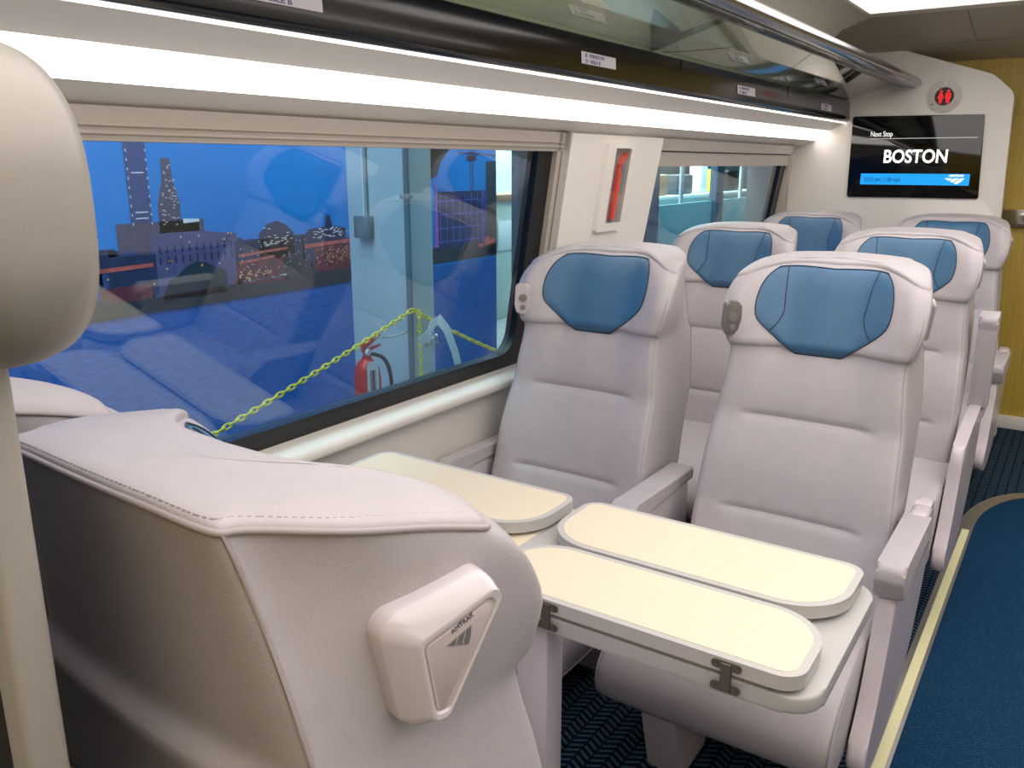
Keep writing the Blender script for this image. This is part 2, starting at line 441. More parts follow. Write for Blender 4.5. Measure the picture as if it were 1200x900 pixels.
def pad_mesh(sx=1.):
    nz, nx = 30, 24; V = []; F = []
    z0, z1 = 1.0, 1.266
    def P(i, k, off):
        z = z0+(z1-z0)*i/nz; h = pad_outline(z); x = -h+2*h*k/nx
        z -= .006*(i/nz)**3*(1-(2*k/nx-1)**2)
        return (x, front_y(x, z)+off, fz(x, z))
    for i in range(nz+1):
        for k in range(nx+1):
            edge = min(i, nz-i)/nz < .02 or k in (0, nx)
            e2 = k in (1, nx-1) or i in (1, nz-1)
            V.append(P(i, k, .001 if edge else (.0045 if e2 else .006)))
    w = nx+1
    for i in range(nz):
        for k in range(nx): F.append((i*w+k, i*w+k+1, (i+1)*w+k+1, (i+1)*w+k))
    m = len(V)
    rim = [k for k in range(w)] + [i*w+nx for i in range(1, nz+1)] + [nz*w+k for k in range(nx-1, -1, -1)] + [i*w for i in range(nz-1, 0, -1)]
    for r in rim: x, y, z = V[r]; V.append((x, y-.012, z))
    for j in range(len(rim)):
        a, b = rim[j], rim[(j+1) % len(rim)]; F.append((a, b, m+(j+1) % len(rim), m+j))
    return V, F
PAD = pad_mesh()
def surf_line(P, off=.007, n=6):
    return [(x, front_y(x, z)+off, fz(x, z)) for x, z in catmull(P, n)]

def arm_pad_poly(y0, y1, z1, drop=.055, nose=.05):
    """side outline of an arm rest: level top, rounded nose"""
    return round_poly([(y0, z1-drop), (y0, z1), (y1, z1), (y1+.005, z1-.035), (y1-.02, z1-drop-.018), (y1-.06, z1-drop-.005)], [0.005,.01,.022,.02,.02,.03], 5)
BLADE = catmull([(-.29,.63),(-.19,.625),(.12,.585),(.20,.56),(.235,.46),(.30,.33),(.37,.25),(.36,.20),(.27,.17),(.13,.165),(-.02,.20),(-.16,.29),(-.26,.42),(-.30,.55)], 4, True)

def make_seat(label, loc, rz, aisle, place, arm='down', group=None, seams=True, middle=True, light='plastic', clen=1.):
    """aisle: local x sign of the aisle side; place: 'aisle' or 'window' seat"""
    t = thing('train_seat', label, 'seat', loc, rz, group)
    b = obj('backrest', SB[0], SB[1], 'leather', t, ang=50)
    # piping round the top rim and down the two rear corners
    r = ring(1.27); n = len(r)
    cc = Vector((0, yc(1.27)-.105, 0))
    near = light is None
    seam = r[5*4-1:5*16+2] if near else r[5*7:5*13+1]
    sp = [Vector((v.x*1.004, v.y, v.z+.0005)) for v in seam]
    tube('piping', sp, .0032, 'leather_seam', b, 8)
    sc = [Vector((v.x*.955, cc.y+(v.y-cc.y)*.945, zmap(v.x*.955, cc.y+(v.y-cc.y)*.945-yc(1.27), 1.27)+.0082)) for v in seam]
    # small stitches as short dashes in one mesh
    V = []; F = []
    def stitches(pts, size, step=.0062, ln=.0034):
        acc = 0.
        for a, c in zip(pts, pts[1:]):
            L = (c-a).length; d = (c-a).normalized() if L else Vector((1,0,0)); s = (-acc) % step if acc else 0
            while s < L:
                p = a+d*s; tv, tf = tube_data([p, p+d*ln], size, 4); o = len(V); V.extend(tv); F.extend([tuple(i+o for i in f) for f in tf]); s += step
            acc = (s-L)*-1
            acc = 0
    stitches(sc, .0008)
    obj('stitching', V, F, 'leather_seam', b, smooth=False)
    for s in (1, -1):
        pts = []
        for z in ZR[1:]:
            q = ring(z); v = q[5*7+3] if s > 0 else q[n-(5*7+3)]
            pts.append(Vector((v.x+.001*s, v.y-.001, v.z)))
        tube('corner_piping', pts, .0022, 'leather_seam', b, 6)
    for s in (1, -1):
        pts = []
        for z in ZR[2:-10]:
            q = ring(z); v = q[21] if s > 0 else q[n-21]
            pts.append(Vector((v.x+.0004*s, v.y+.0004, v.z)))
        tube('corner_seam', pts, .0011, 'leather_seam', b, 5)
    # blue head pad
    p = obj('head_pad', PAD[0], PAD[1], 'blue_leather', t, ang=50); p['label'] = 'blue leather head pad'
    out = []
    for i in range(31):
        z = 1.0+.266*i/30; out.append((pad_outline(z), z))
    loop = [(x, front_y(x, z)+.002, fz(x, z)) for x, z in out] + [(-x, front_y(x, z)+.002, fz(x, z)) for x, z in reversed(out)]
    hh = pad_outline(1.266)
    loop[31:31] = [(x, front_y(x, 1.266-.006*(1-(x/hh)**2))+.002, fz(x, 1.266-.006*(1-(x/hh)**2))) for x in [hh*(1-2*q/12) for q in range(1, 12)]]
    tube('pad_piping', loop, .0016, 'blue_seam', p, 6, True)
    if seams:
        for s in (1, -1):
            tube('pad_seam', surf_line([(.118*s,1.262),(.112*s,1.22),(.106*s,1.15),(.104*s,1.115),(.116*s,1.082),(.130*s,1.062)]), .0014, 'blue_seam', p, 6)
    # cushion
    prof = catmull([(-.06,.445),(.08,.455),(.22,.452),(.34,.435),(.44,.402),(.505,.350),(.520,.300),(.495,.255),(.43,.232),(.30,.228),(.10,.235),(-.06,.25)], 4, True)
    xs = [(-.272,.90),(-.268,.955),(-.257,.985),(-.235,1.),(-.1,1.01),(0,1.012),(.1,1.01),(.235,1.),(.257,.985),(.268,.955),(.272,.90)]
    V = []; F = []; N = len(prof); cy, cz = .22, .345
    for x, s in xs:
        for y, z in prof: V.append((x, (cy+(y-cy)*(1-(1-s)*.5)+.06)*clen-.06, cz+(z-cz)*s))
    for i in range(len(xs)-1):
        for k in range(N): F.append((i*N+k, i*N+(k+1) % N, (i+1)*N+(k+1) % N, (i+1)*N+k))
    F.append(tuple(range(N))); F.append(tuple(range((len(xs)-1)*N, len(xs)*N)))
    cu = obj('cushion', V, F, 'leather', t, ang=40)
    for s in (1, -1):
        pts = [(.269*s, (cy+(y-cy)*.982+.06)*clen-.06, cz+(z-cz)*.965) for y, z in prof]
        tube('piping', pts, .0018, 'leather_seam', cu, 6, True)
    # under-frame and legs
    box('under_frame', -.22, .22, -.22, .42*clen, .19, .245, 'trim_dark', t, .008)
    prism('leg', round_poly([(.14*clen,.20),(.42*clen,.20),(.36*clen,0),(.20*clen,0)], .01), 'x', .10, .19, 'plastic', t, .006)
    prism('leg', round_poly([(-.16,.20),(.06,.20),(.03,0),(-.13,0)], .01), 'x', -.19, -.10, 'plastic', t, .006)
    box('seat_shell', -.225, .225, -.29, -.03, .26, .44, 'plastic', t, .02, 3)
    # arm rests
    a = aisle
    if place == 'aisle':
        x0, x1 = sorted((a*.278, a*.318))
        bl = prism('side_panel', BLADE, 'x', x0, x1, 'plastic', t, .010, 3)
        x0, x1 = sorted((a*.272, a*.335))
        if arm == 'down':
            pd = prism('armrest', arm_pad_poly(-.12, .235, .645, .075), 'x', x0, x1, 'leather', t, .012, 3)
            box('armrest_hinge', x0+.008, x1-.008, -.19, -.10, .585, .648, 'plastic', t, .012, 3)
        else:
            up = [( -(z-.60)-.25, (y+.12)+.62) for y, z in arm_pad_poly(-.12, .235, .645, .075)]
            pd = prism('armrest', up, 'x', x0, x1, 'leather', t, .012, 3)
            box('armrest_hinge', x0+.008, x1-.008, -.33, -.24, .57, .66, 'plastic', t, .012, 3)
            box('end_cap', x0+.012, x1-.012, -.292, -.265, .966, .978, 'silver', pd, .003)
        # moulded grab handle on the outer side of the head wing
        make_handle(t, a, 1. if light is None else .35)
    else:
        for s, x0, x1, nm in ((a, .272, .345, 'middle'), (-a, .272, .318, 'wall')):
            if nm == 'middle' and not middle: continue
            X0, X1 = sorted((s*x0, s*x1))
            poly = round_poly([(-.22,.628),(.16,.632),(.21,.60),(.25,.54),(.24,.505),(.20,.515),(.16,.565),(.12,.588),(-.22,.588)], .012, 4)
            ap = prism('armrest', poly, 'x', X0, X1, 'leather', t, .008, 3)
            prism('side_panel', round_poly([(-.20,.585),(.13,.583),(.165,.56),(.20,.515),(.20,.47),(-.20,.43)], .01, 4), 'x', X0+.009, X1-.009, 'plastic', t, .003)
            if nm == 'wall':
                cyl('button', (s*.268 , .165, .535), (1,0,0), .010, .018, 'chrome', t, 20)
    if light:
        s = -a if place == 'aisle' else -a
        x = .222*s; 
        xc, zc = .226*s, 1.09
        yf = front_y(xc, zc)
        rl_m = prism('reading_light', round_poly([(-.022,.045),(.022,.048),(.026,-.02),(.018,-.05),(-.014,-.044),(-.024,0)], .012, 5), 'y', -.012, .012, light, None, .006)
        rl_m.parent = t; rl_m.location = (xc, yf+.000, zc); rl_m.rotation_euler = (-.05, 0, .62*s)
        rl_m['label'] = 'round-eyed reading light plate'
        for zz, rr in ((.004,.0125),(-.026,.0085)):
            bm = bmesh.new(); addcyl(bm, (0,.012,zz), (0,1,0), rr, .006, 24); addcyl(bm, (0,.0155,zz), (0,1,0), rr*.6, .004, 20)
            bobj('lamp_eye', bm, 'alu' if light == 'silver' else 'silver', rl_m)
    return t

def logo_polys():
    """three swept bands of the railway mark, unit wide, in (u,v)"""
    k = 1.55
    return [[(u, v*k) for u, v in P] for P in (
        [(0,.30),(.40,.30),(.31,.245),(.20,.19),(.12,.235)],
        [(.26,.175),(.38,.225),(.49,.30),(.73,.30),(.58,.20),(.42,.09)],
        [(.48,.07),(.66,.18),(.81,.30),(1.0,.30),(.84,.14),(.62,0)])]
def make_handle(t, a, dep=1.):
    """triangular moulded handle; a is the side. Local frame: u forward, v up, w outward"""
    zc = 1.118; yr = -.078
    x = side_pt(yr, zc); y = yc(zc)+yr
    x2 = side_pt(yr-.04, zc)
    slope = math.atan2(x-x2, .04)
    O = Vector((a*(x-.004), y, zc))
    U = Vector((a*math.sin(slope), math.cos(slope), 0)); W = Vector((a*math.cos(slope), -math.sin(slope), 0)); Z = Vector((0,0,1))
    def P(u, v, w): return O + U*u + Z*v + W*(w*dep)
    base = round_poly([(-.060,.036),(.068,.056),(-.004,-.070),(-.040,-.070)], [.020,.016,.02,.018], 6)
    topo = round_poly([(-.026,.012),(.064,.044),(.000,-.064),(-.014,-.064)], [.006,.008,.008,.006], 6)
    steps = [(0,0),(0.02,.010),(.10,.018),(.35,.025),(.8,.030),(.93,.0325),(1.,.033)]
    V = []; F = []; n = len(base)
    for s, w in steps:
        for p, q in zip(base, topo):
            r = p*(1-s)+q*s; V.append(P(r.x, r.y, w))
    def ins(k, w):
        c = sum(topo, Vector((0,0)))/n
        return [P(c.x+(q.x-c.x)*k, c.y+(q.y-c.y)*k, w) for q in topo]
    for k, w in ((.90,.0325),(.86,.0305)):
        V += ins(k, w)
    R = len(steps)+2
    for i in range(R-1):
        for k in range(n): F.append((i*n+k, i*n+(k+1) % n, (i+1)*n+(k+1) % n, (i+1)*n+k))
    F.append(tuple(range((R-1)*n, R*n)))
    h = obj('grab_handle', V, F, 'plaque', t, ang=28); h['label'] = 'triangular glossy grab handle with moulded railway mark'
    V = ins(.82,.0312)+ins(.80,.0318); F = [(k, (k+1) % n, n+(k+1) % n, n+k) for k in range(n)] + [tuple(range(n, 2*n))]
    obj('handle_panel', V, F, 'plaque_panel', h)
    # raised mark and lettering
    V = []; F = []
    rot = math.radians(24)
    def G(u, v, w, flip=a):
        uu = (u-.5)*.026; vv = (v-.25)*.030
        cu, cv = uu*math.cos(rot)-vv*math.sin(rot), uu*math.sin(rot)+vv*math.cos(rot)
        return P(.014+cu, .001+cv, w)
    for poly in logo_polys():
        po = [((u if a > 0 else 1-u), v) for u, v in poly]
        o = len(V); k = len(po)
        V += [G(u, v, .0310) for u, v in po] + [G(u, v, .0328) for u, v in po]
        F += [(o+i, o+(i+1) % k, o+k+(i+1) % k, o+k+i) for i in range(k)] + [tuple(range(o+k, o+2*k))]
    obj('railway_mark', V, F, 'alu', h, smooth=False)
    tx = text('lettering', 'AMTRAK', .0060, P(.0155, .0150, .0319), (0,0,0), 'trim_dark', h, 0, 'CENTER')
    right = (U*math.cos(rot)+Z*math.sin(rot)) if a > 0 else (-U*math.cos(rot)+Z*math.sin(rot)*-1)
    up = W.cross(right)
    if a < 0:
        right = -U; up = Z
    mt = Matrix((right, up, W)).transposed().to_4x4(); mt.translation = P(.0155, .0150, .0319)
    tx.matrix_local = mt

PITCH = 1.16
XA, XW = -.560, -1.225
make_seat('grey leather aisle seat beyond the table, blue head pad, aisle armrest folded down', (XA, 2.10, 0), PI, -1, 'aisle', 'down', light='silver')
make_seat('grey leather window seat right beyond the table, plain blue head pad', (XW, 2.06, 0), PI, -1, 'window', seams=False)
make_seat('middle-row grey aisle seat with its aisle armrest folded upright', (XA, 2.10+PITCH, 0), PI, -1, 'aisle', 'up')
make_seat('middle-row grey window seat beside the far window', (XW, 2.06+PITCH, 0), PI, -1, 'window')
make_seat('last-row grey aisle seat right before the bulkhead screen', (XA, 2.10+2*PITCH, 0), PI, -1, 'aisle', 'down')
make_seat('last-row grey window seat in the corner by the bulkhead', (XW, 2.06+2*PITCH, 0), PI, -1, 'window')
make_seat('large near seat seen from behind with triangular handle on its side', (-.640, .81, 0), math.radians(-3), 1, 'aisle', 'down', light=None, clen=.42)
make_seat('near window seat seen from behind, only its rounded grey top showing', (-1.235, .80, 0), 0, 1, 'window', light=None, clen=.42, middle=False)

# ------------------------------------------------------------------ table
T = thing('folding_table', 'cream folding table with four leaves folded in, between the facing seats', 'table', (0,0,0))
base = prism('table_base', round_poly([(-1.52,1.135),(-.232,1.135),(-.232,1.572),(-1.52,1.572)], [.004,.055,.055,.004], 8), 'z', .705, .735, 'table_grey', T, .006)
for x0, x1 in ((-1.47,-.885),(-.80,-.305)):
    box('laminate_inlay', x0, x1, 1.142, 1.566, .7345, .7365, 'laminate', base, .0005)
def leaf(x0, x1, y0, y1, out_low):
    ro, ri = .040, .11
    if out_low: P = [(x0,y0),(x1,y0),(x1,y1),(x0,y1)]; R = [ro,ro,ri,ri]
    else: P = [(x0,y0),(x1,y0),(x1,y1),(x0,y1)]; R = [ri,ri,ro,ro]
    o = prism('table_leaf', round_poly(P, R, 10), 'z', .745, .769, 'edge', T, .005, 3)
    d = .013
    P = [(x0+d,y0+d),(x1-d,y0+d),(x1-d,y1-d),(x0+d,y1-d)]; R = [max(.006, r-d) for r in R]
    prism('laminate_inlay', round_poly(P, R, 10), 'z', .7685, .7698, 'laminate', o, 0)
    return o
leaf(-.845,-.255,1.130,1.335,True); leaf(-.845,-.255,1.345,1.570,False)
leaf(-1.46,-.875,1.130,1.335,True); leaf(-1.46,-.875,1.345,1.570,False)
def hinge(xc, y, s):
    bm = bmesh.new()
    for z in (.758,.720):
        prism('', round_poly([(xc-.024,z-.0065),(xc+.024,z-.0065),(xc+.024,z+.0065),(xc-.024,z+.0065)], .006, 4), 'y', y-.0022*s, y, None, bm=bm, bev=.0)
    addbox(bm, xc-.0085, xc+.0085, y-.004, y+.001, .714, .763, .0008, 1)
    for z in (.758,.720):
        for dx in (-.017,.017): addcyl(bm, (xc+dx, y-.0028, z), (0,1,0), .0036, .002, 12)
    return bobj('hinge', bm, 'steel', T)
for x in (-.366,-.69,-1.0,-1.32): hinge(x, 1.129, 1)
bm = bmesh.new(); addbox(bm, -.775,-.705,1.16,1.22,0,.706,.008,2)
bobj('table_leg', bm, 'plastic', T)
box('wall_bracket', -1.535,-1.50,1.18,1.54,.64,.72,'trim',T,.01)

# ------------------------------------------------------------------ shell: floor
Y0, Y1 = -1.0, 5.3
struct(box('floor', -1.75, 2.0, Y0, 6.4, -.05, 0, 'herring', None, 0), 'dark navy herringbone carpet floor')
# aisle runner with rounded far corner
run = [(-.235,-.9),(-.235,3.86)]
for k in range(1, 9):
    a = k/9*PI/2; run.append((-.235+.30*(1-math.cos(a)), 3.86+.56*math.sin(a)))
run += [(1.3,4.62),(1.3,-.9)]
tag(prism('aisle_runner', run, 'z', 0, .004, 'runner', None, 0), 'blue dotted aisle carpet runner beside the seats', 'carpet')
edge = run[:-2]+[(1.3,4.62)]
def strip(path, w0, w1, z0, z1):
    P = [Vector((*p, 0)) for p in path]; V = []; F = []
    for i, p in enumerate(P):
        a = P[max(0,i-1)]; b = P[min(len(P)-1,i+1)]; t = (b-a).normalized(); n = Vector((-t.y, t.x, 0))
        for w, z in ((w0,z0),(w0,z1),(w1,z1),(w1,z0)): q = p+n*w; V.append((q.x, q.y, z))
    for i in range(len(P)-1):
        for k in range(4): F.append((i*4+k, i*4+(k+1) % 4, i*4+4+(k+1) % 4, i*4+4+k))
    F += [(0,1,2,3), tuple(len(V)-4+k for k in range(4))]
    return V, F
V, F = strip(edge, -.004, .052, 0, .007)
nz = obj('floor_edging', V, F, 'alu', None, ang=30)
tag(nz, 'metal edging strip curving around the blue aisle carpet', 'edging strip')
V, F = strip([(-.235,-.9),(-.235,3.80)], .006, .034, .006, .009); q = obj('glow_strip', V, F, 'cream_strip', nz); q['label'] = 'pale cream glow strip'
V, F = strip([(-.235+.30*(1-math.cos(.93*PI/2)), 3.86+.56*math.sin(.93*PI/2)),(.065,4.42),(1.3,4.62)], .006, .034, .006, .009)
V, F = strip(edge[-2:], .006, .034, .006, .009); q = obj('glow_strip', V, F, 'cream_strip', nz)

# ------------------------------------------------------------------ shell: window wall (profile swept along y)
def sweep(name, prof, y0, y1, m, parent=None, closed=False, ang=30, thick=None):
    """prof: (x,z) list"""
    n = len(prof); V = [(x, y0, z) for x, z in prof]+[(x, y1, z) for x, z in prof]; F = []
    for i in range(n if closed else n-1): j = (i+1) % n; F.append((i, j, n+j, n+i))
    if closed: F += [tuple(range(n)), tuple(range(n, 2*n))]
    return obj(name, V, F, m, parent, ang=ang)
def wx(z): return -1.615 + (z-.84)*.150           # leaning window plane
low = [(-1.75,0),(-1.535,0),(-1.535,.12),(-1.545,.40),(-1.555,.60),(-1.565,.70),(-1.565,.745),(-1.562,.766),(-1.556,.772),(-1.538,.776),(-1.531,.780),(-1.528,.786),(-1.528,.797),(-1.531,.803),(-1.539,.808),(-1.556,.812),(-1.60,.821),(-1.622,.822),(-1.75,.822)]
struct(sweep('wall_left', low, Y0, Y1, 'wall_low', closed=True, ang=40), 'cream side wall below the windows with rounded sill')
W1, W2 = (-.25, 2.47), (3.235, 5.06)
def panel_piece(name, y0, y1, z0, z1, m, d0=0., th=.05, parent=None, bev=0):
    prof = [(wx(z0)+d0, z0),(wx(z1)+d0, z1),(wx(z1)+d0-th, z1),(wx(z0)+d0-th, z0)]
    return sweep(name, prof, y0, y1, m, parent, closed=True)
pier_shape = [(-1.75,.838),(wx(.838)+.035,.838),(wx(1.60)+.035,1.60),(-1.75,1.60)]
# pier between the windows: its far edge leans a little
n = 4
V = []; F = []
for y0z, y1z, z in ((2.535,3.215,.838),(2.535,3.262,1.60)):
    x = wx(z)+.035
    V += [(x-.10,y0z,z),(x,y0z,z),(x,y1z,z),(x-.10,y1z,z)]
F = [(0,1,2,3),(4,5,6,7),(0,1,5,4),(1,2,6,5),(2,3,7,6),(3,0,4,7)]
struct(obj('wall_left_pier', V, F, 'wall', None, ang=20), 'cream wall pier between the two windows')
def window(idx, y0, y1, header_h, label):
    w = thing('window_%d' % idx, label, 'window'); w['kind'] = 'structure'; del w['category']
    zt = 1.575; zb = .820
    # black rounded gasket as a frame
    def loop(yA, yB, zA, zB, r): return round_poly([(yA,zA),(yB,zA),(yB,zB),(yA,zB)], r, 8)
    o_ = loop(y0+.005, y1-.005, zb, zt, .03); i_ = loop(y0+.06, y1-.095, zb+.05, zt+.02, .075)
    V = []; F = []; k = len(o_)
    for P, d in ((o_, .012),(i_, .012),(i_, -.03),(o_, -.03)):
        V += [(wx(z)+d, y, z) for y, z in P]
    for r in range(3):
        for j in range(k): F.append((r*k+j, r*k+(j+1) % k, (r+1)*k+(j+1) % k, (r+1)*k+j))
    obj('window_gasket', V, F, 'black', w, ang=30)
    panel_piece('glass', y0+.02, y1-.02, zb+.01, zt+.01, 'glass', 0, .008, w)
    # aluminium jambs either side
    for a, b in ((y1-.012, y1+.018),(y1+.022, y1+.062)):
        V = []; 
        for z in (zb, 1.60):
            x = wx(z)+.030; V += [(x-.05,a,z),(x,a+.004,z),(x,b-.004,z),(x-.05,b,z)]
        obj('jamb', V, [(0,1,2,3),(4,5,6,7),(0,1,5,4),(1,2,6,5),(2,3,7,6),(3,0,4,7)], 'trim', w, ang=20)
    # header rails (blind housing)
    hh = header_h
    for z0, z1, d, mm in ((1.575-hh, 1.575-hh+.012,.030,'trim'),(1.575-hh+.012, 1.575-.028,.022,'trim'),(1.575-.028,1.575-.022,.016,'trim_dark'),(1.575-.022,1.600,.030,'trim')):
        panel_piece('header_rail', y0, y1+.06, z0, z1, mm, d, .05, w)
    if idx == 1:
        for z in (1.552, 1.566): panel_piece('header_rail', y0, y1+.02, z, z+.004, 'trim', .036, .02, w)
    return w
window(1, *W1, .035, 'large window behind the table looking onto a blue city mural')
window(2, *W2, .085, 'smaller far window with its grey blind housing')
# wall beyond window 2 and near end
struct(box('trim_1', -1.75, wx(1.2)+.01, 5.12, 5.3, .838, 1.6, 'trim', None, .002))

# cove ceiling profile with its light, up to the rack
struct(sweep('ceiling_cove', [(-1.75,1.600),(-1.50,1.598),(-1.487,1.600),(-1.415,1.634),(-1.415,1.648),(-1.345,1.695),(-1.345,1.686),(-1.262,1.726),(-1.262,1.745),(-1.75,1.745)], Y0, Y1, 'wall', closed=True, ang=25), 'beige cove lining above the windows')
L1 = tag(sweep('cove_light', [(-1.4150,1.6340),(-1.385,1.648),(-1.345,1.6855),(-1.358,1.694),(-1.4150,1.6480)], Y0, Y1-.002, 'cove', closed=True), 'long bright light strip glowing under the luggage rack', 'light')
L2 = tag(sweep('line_light', [(-1.262,1.7265),(-1.2525,1.7305),(-1.2535,1.740),(-1.262,1.740)], Y0, Y1-.002, 'line', closed=True), 'thin bright light line along the foot of the black fascia', 'light')

# ------------------------------------------------------------------ luggage rack
R = thing('luggage_rack', 'overhead luggage rack with black fascia, glass shelf and metal rail', 'luggage rack')
fa = sweep('fascia', [(-1.250,1.731),(-1.238,1.735),(-1.232,1.75),(-1.238,1.845),(-1.250,1.850),(-1.275,1.845),(-1.275,1.735)], Y0, Y1-.01, 'fascia', R, closed=True, ang=50)
fa['label'] = 'glossy black fascia'
for y in (1.0, 2.87, 4.1): box('joint', -1.2395, -1.2345, y, y+.002, 1.75, 1.845, 'black', fa, 0)
sweep('glass_shelf', [(-1.250,1.850),(-.995,1.928),(-.995,1.936),(-1.250,1.858)], Y0, Y1-.03, 'shelf_glass', R, closed=True)
for y in (0.3, 1.55, 2.72, 3.9): box('glass_joint', -1.24,-1.0,y,y+.004,1.851,1.853,'trim_dark',R,0)
rail = catmull([(-1.012,1.930),(-.985,1.915),(-.93,1.905),(-.892,1.906),(-.872,1.920),(-.880,1.946),(-.92,1.972),(-.970,1.982),(-1.012,1.965)], 4, True)
ra = sweep('front_rail', rail, Y0, Y1-.005, 'rail', R, closed=True, ang=60)
sweep('rail_inlay', [(-1.008,1.9245),(-.985,1.9115),(-.93,1.9015),(-.905,1.9015),(-.905,1.906),(-.985,1.918)], Y0, Y1-.03, 'fascia', ra, closed=True)
for y in (Y1-.022, 2.70, 1.53):
    prism('bracket', [(-1.29,1.862),(-1.25,1.862),(-1.0,1.938),(-1.0,1.95),(-1.17,1.905),(-1.23,1.96),(-1.29,2.0)], 'y', y, y+.014, 'alu', R, .002)
# paper seat labels stuck on the fascia
labs = [(1.02,1.20),(2.17,2.375),(3.42,3.63),(4.67,4.87)]
words = ['first of the row, cut off by the picture top', 'second along, above the seats past the table', 'third along toward the bulkhead', 'smallest and closest to the bulkhead']
for (a, b), wd in zip(labs, words):
    t = thing('seat_label', 'paper seat label on the fascia, '+wd, 'label', (-1.2335, (a+b)/2, 1.786), 0, 'paper labels on the rack fascia')
    w = (b-a)/2
    bm = bmesh.new(); addbox(bm, .0008, .0022, -w, w, -.016, .016); pp = bobj('paper', bm, 'label', t); t.rotation_euler = (0, math.radians(-3.6), 0)
    for z, s in ((.002,'B  WINDOW'),(-.013,'D  AISLE B')):
        text('lettering', s, .0145, (.0024, -w*.80, z), (PI/2, 0, PI/2), 'label_ink', t, .0002, sx=1.35)

# back of the rack and ceiling
struct(sweep('ceiling', [(-1.275,1.745),(-1.275,1.95),(-1.25,2.08),(-1.18,2.15),(-1.05,2.20),(2.0,2.20),(2.0,2.25),(-1.75,2.25),(-1.75,1.745)], Y0, 4.72, 'ceil', closed=True), 'cream train ceiling above the seats')
# end ceiling slope of beige panels
V = [(-1.30,4.72,2.20),(2.0,4.72,2.20),(2.0,5.56,2.055),(-1.30,5.56,2.055)]; V += [(x,y,z+.03) for x,y,z in V]
q = struct(obj('ceiling_end', V, [(0,1,2,3),(4,5,6,7),(0,1,5,4),(1,2,6,5),(2,3,7,6),(3,0,4,7)], 'ceil_dark', None, ang=20), 'sloping beige ceiling panels before the yellow wall')
for x in (-.62,.3): 
    V = [(x,4.72,2.1985),(x+.004,4.72,2.1985),(x+.004,5.2,2.1155),(x,5.2,2.1155)]; obj('panel_joint', V, [(0,1,2,3)], 'trim_dark', q)
V = [(-1.3,5.2,2.1155),(2.0,5.2,2.1155),(2.0,5.205,2.1145),(-1.3,5.205,2.1145)]; obj('panel_joint', V, [(0,1,2,3)], 'trim_dark', q)
struct(sweep('wall_left_end', [(-1.75,1.745),(-1.28,1.745),(-1.28,2.2),(-1.75,2.2)], 4.72, 5.56, 'ceil', closed=True))
# aisle ceiling luminaire
cl = thing('ceiling_light', 'bright flat light panel in the ceiling over the aisle', 'light')
box('diffuser', -1.0, 1.2, -.80, 4.50, 2.187, 2.199, 'panel_lamp', cl, 0)
bm = bmesh.new()
for a in ((-1.02,-1.0,-.82,4.52),(1.2,1.22,-.82,4.52)): addbox(bm, a[0],a[1],a[2],a[3],2.183,2.2,.001)
addbox(bm,-1.02,1.22,4.50,4.52,2.183,2.2,.001); bobj('frame', bm, 'white', cl)

# ------------------------------------------------------------------ bulkhead with screen and sign
bp = round_poly([(-1.62,0),(-.275,0),(-.405,1.20),(-.425,1.86),(-.53,1.955),(-.985,2.105),(-1.17,2.125),(-1.30,2.12),(-1.62,2.0)], [0,.02,.5,.07,.12,.14,.05,.02,.02], 8)
struct(prism('wall_bulkhead', bp, 'y', 5.30, 5.36, 'wall', None, .010, 3), 'off-white bulkhead with clipped rounded corner')
D = thing('information_screen', 'wide black information screen reading BOSTON on the bulkhead', 'screen', (0,5.298,0))
prism('display', round_poly([(-1.205,1.315),(-.525,1.318),(-.545,1.755),(-1.212,1.762)], .010, 5), 'y', -.012, .004, 'screen', D, .002)
RX = (PI/2, 0, 0)
box('blue_bar', -1.138,-.578,-.0140,-.0120,1.386,1.447,'screen_bar',D,0)
box('rule', -1.105,-.565,-.0138,-.0120,1.636,1.6395,'screen_grey',D,0)
text('lettering','Next Stop',.040,(-1.108,-.0128,1.650),RX,'screen_text',D,0,sx=.70)
text('lettering','BOSTON',.098,(-.862,-.0128,1.508),RX,'screen_text',D,.0022,'CENTER',sx=.84)
text('lettering','02:52 pm / 128 mph',.034,(-1.118,-.0146,1.404),RX,'screen_dark',D,0,sx=.70)
V = []; F = []
for poly in logo_polys():
    o = len(V); k = len(poly)
    V += [(-.700+u*.098,-.0148,1.392+v*.068) for u, v in poly]; F += [tuple(range(o, o+k))]
obj('railway_mark', V, F, 'screen_text', D, smooth=False)
text('lettering','AMTRAK',.016,(-.645,-.0148,1.4325),RX,'screen_text',D,.0004,'CENTER',shear=.3,sx=1.15)

G = thing('toilet_sign', 'round metal sign with two red figures above the screen', 'sign', (-.752,5.298,1.853))
bm = bmesh.new(); addcyl(bm, (0,-.004,0), (0,1,0), .082, .010, 48); bobj('plate', bm, 'alu', G, 30)
bm = bmesh.new(); addcyl(bm, (0,-.0095,0), (0,1,0), .047, .003, 40); bobj('window_disc', bm, 'black', G, 30)
bm = bmesh.new()
def fig(cx, woman):
    addcyl(bm, (cx,-.0118,.026), (0,1,0), .0075, .002, 20)
    if woman: P = [(cx-.006,.017),(cx+.006,.017),(cx+.017,-.010),(cx+.008,-.012),(cx+.007,-.036),(cx-.007,-.036),(cx-.008,-.012),(cx-.017,-.010)]
    else: P = [(cx-.014,.017),(cx+.014,.017),(cx+.014,-.012),(cx+.009,-.012),(cx+.008,-.036),(cx-.008,-.036),(cx-.009,-.012),(cx-.014,-.012)]
    prism('', round_poly(P, .002, 3), 'y', -.0128, -.0108, None, bm=bm)
fig(-.017, True); fig(.019, False); bobj('figures', bm, 'red_glow', G)
bm = bmesh.new()
for a in (90,215,-30): addcyl(bm, (.068*math.cos(math.radians(a)),-.0105,.068*math.sin(math.radians(a))), (0,1,0), .006, .004, 14)
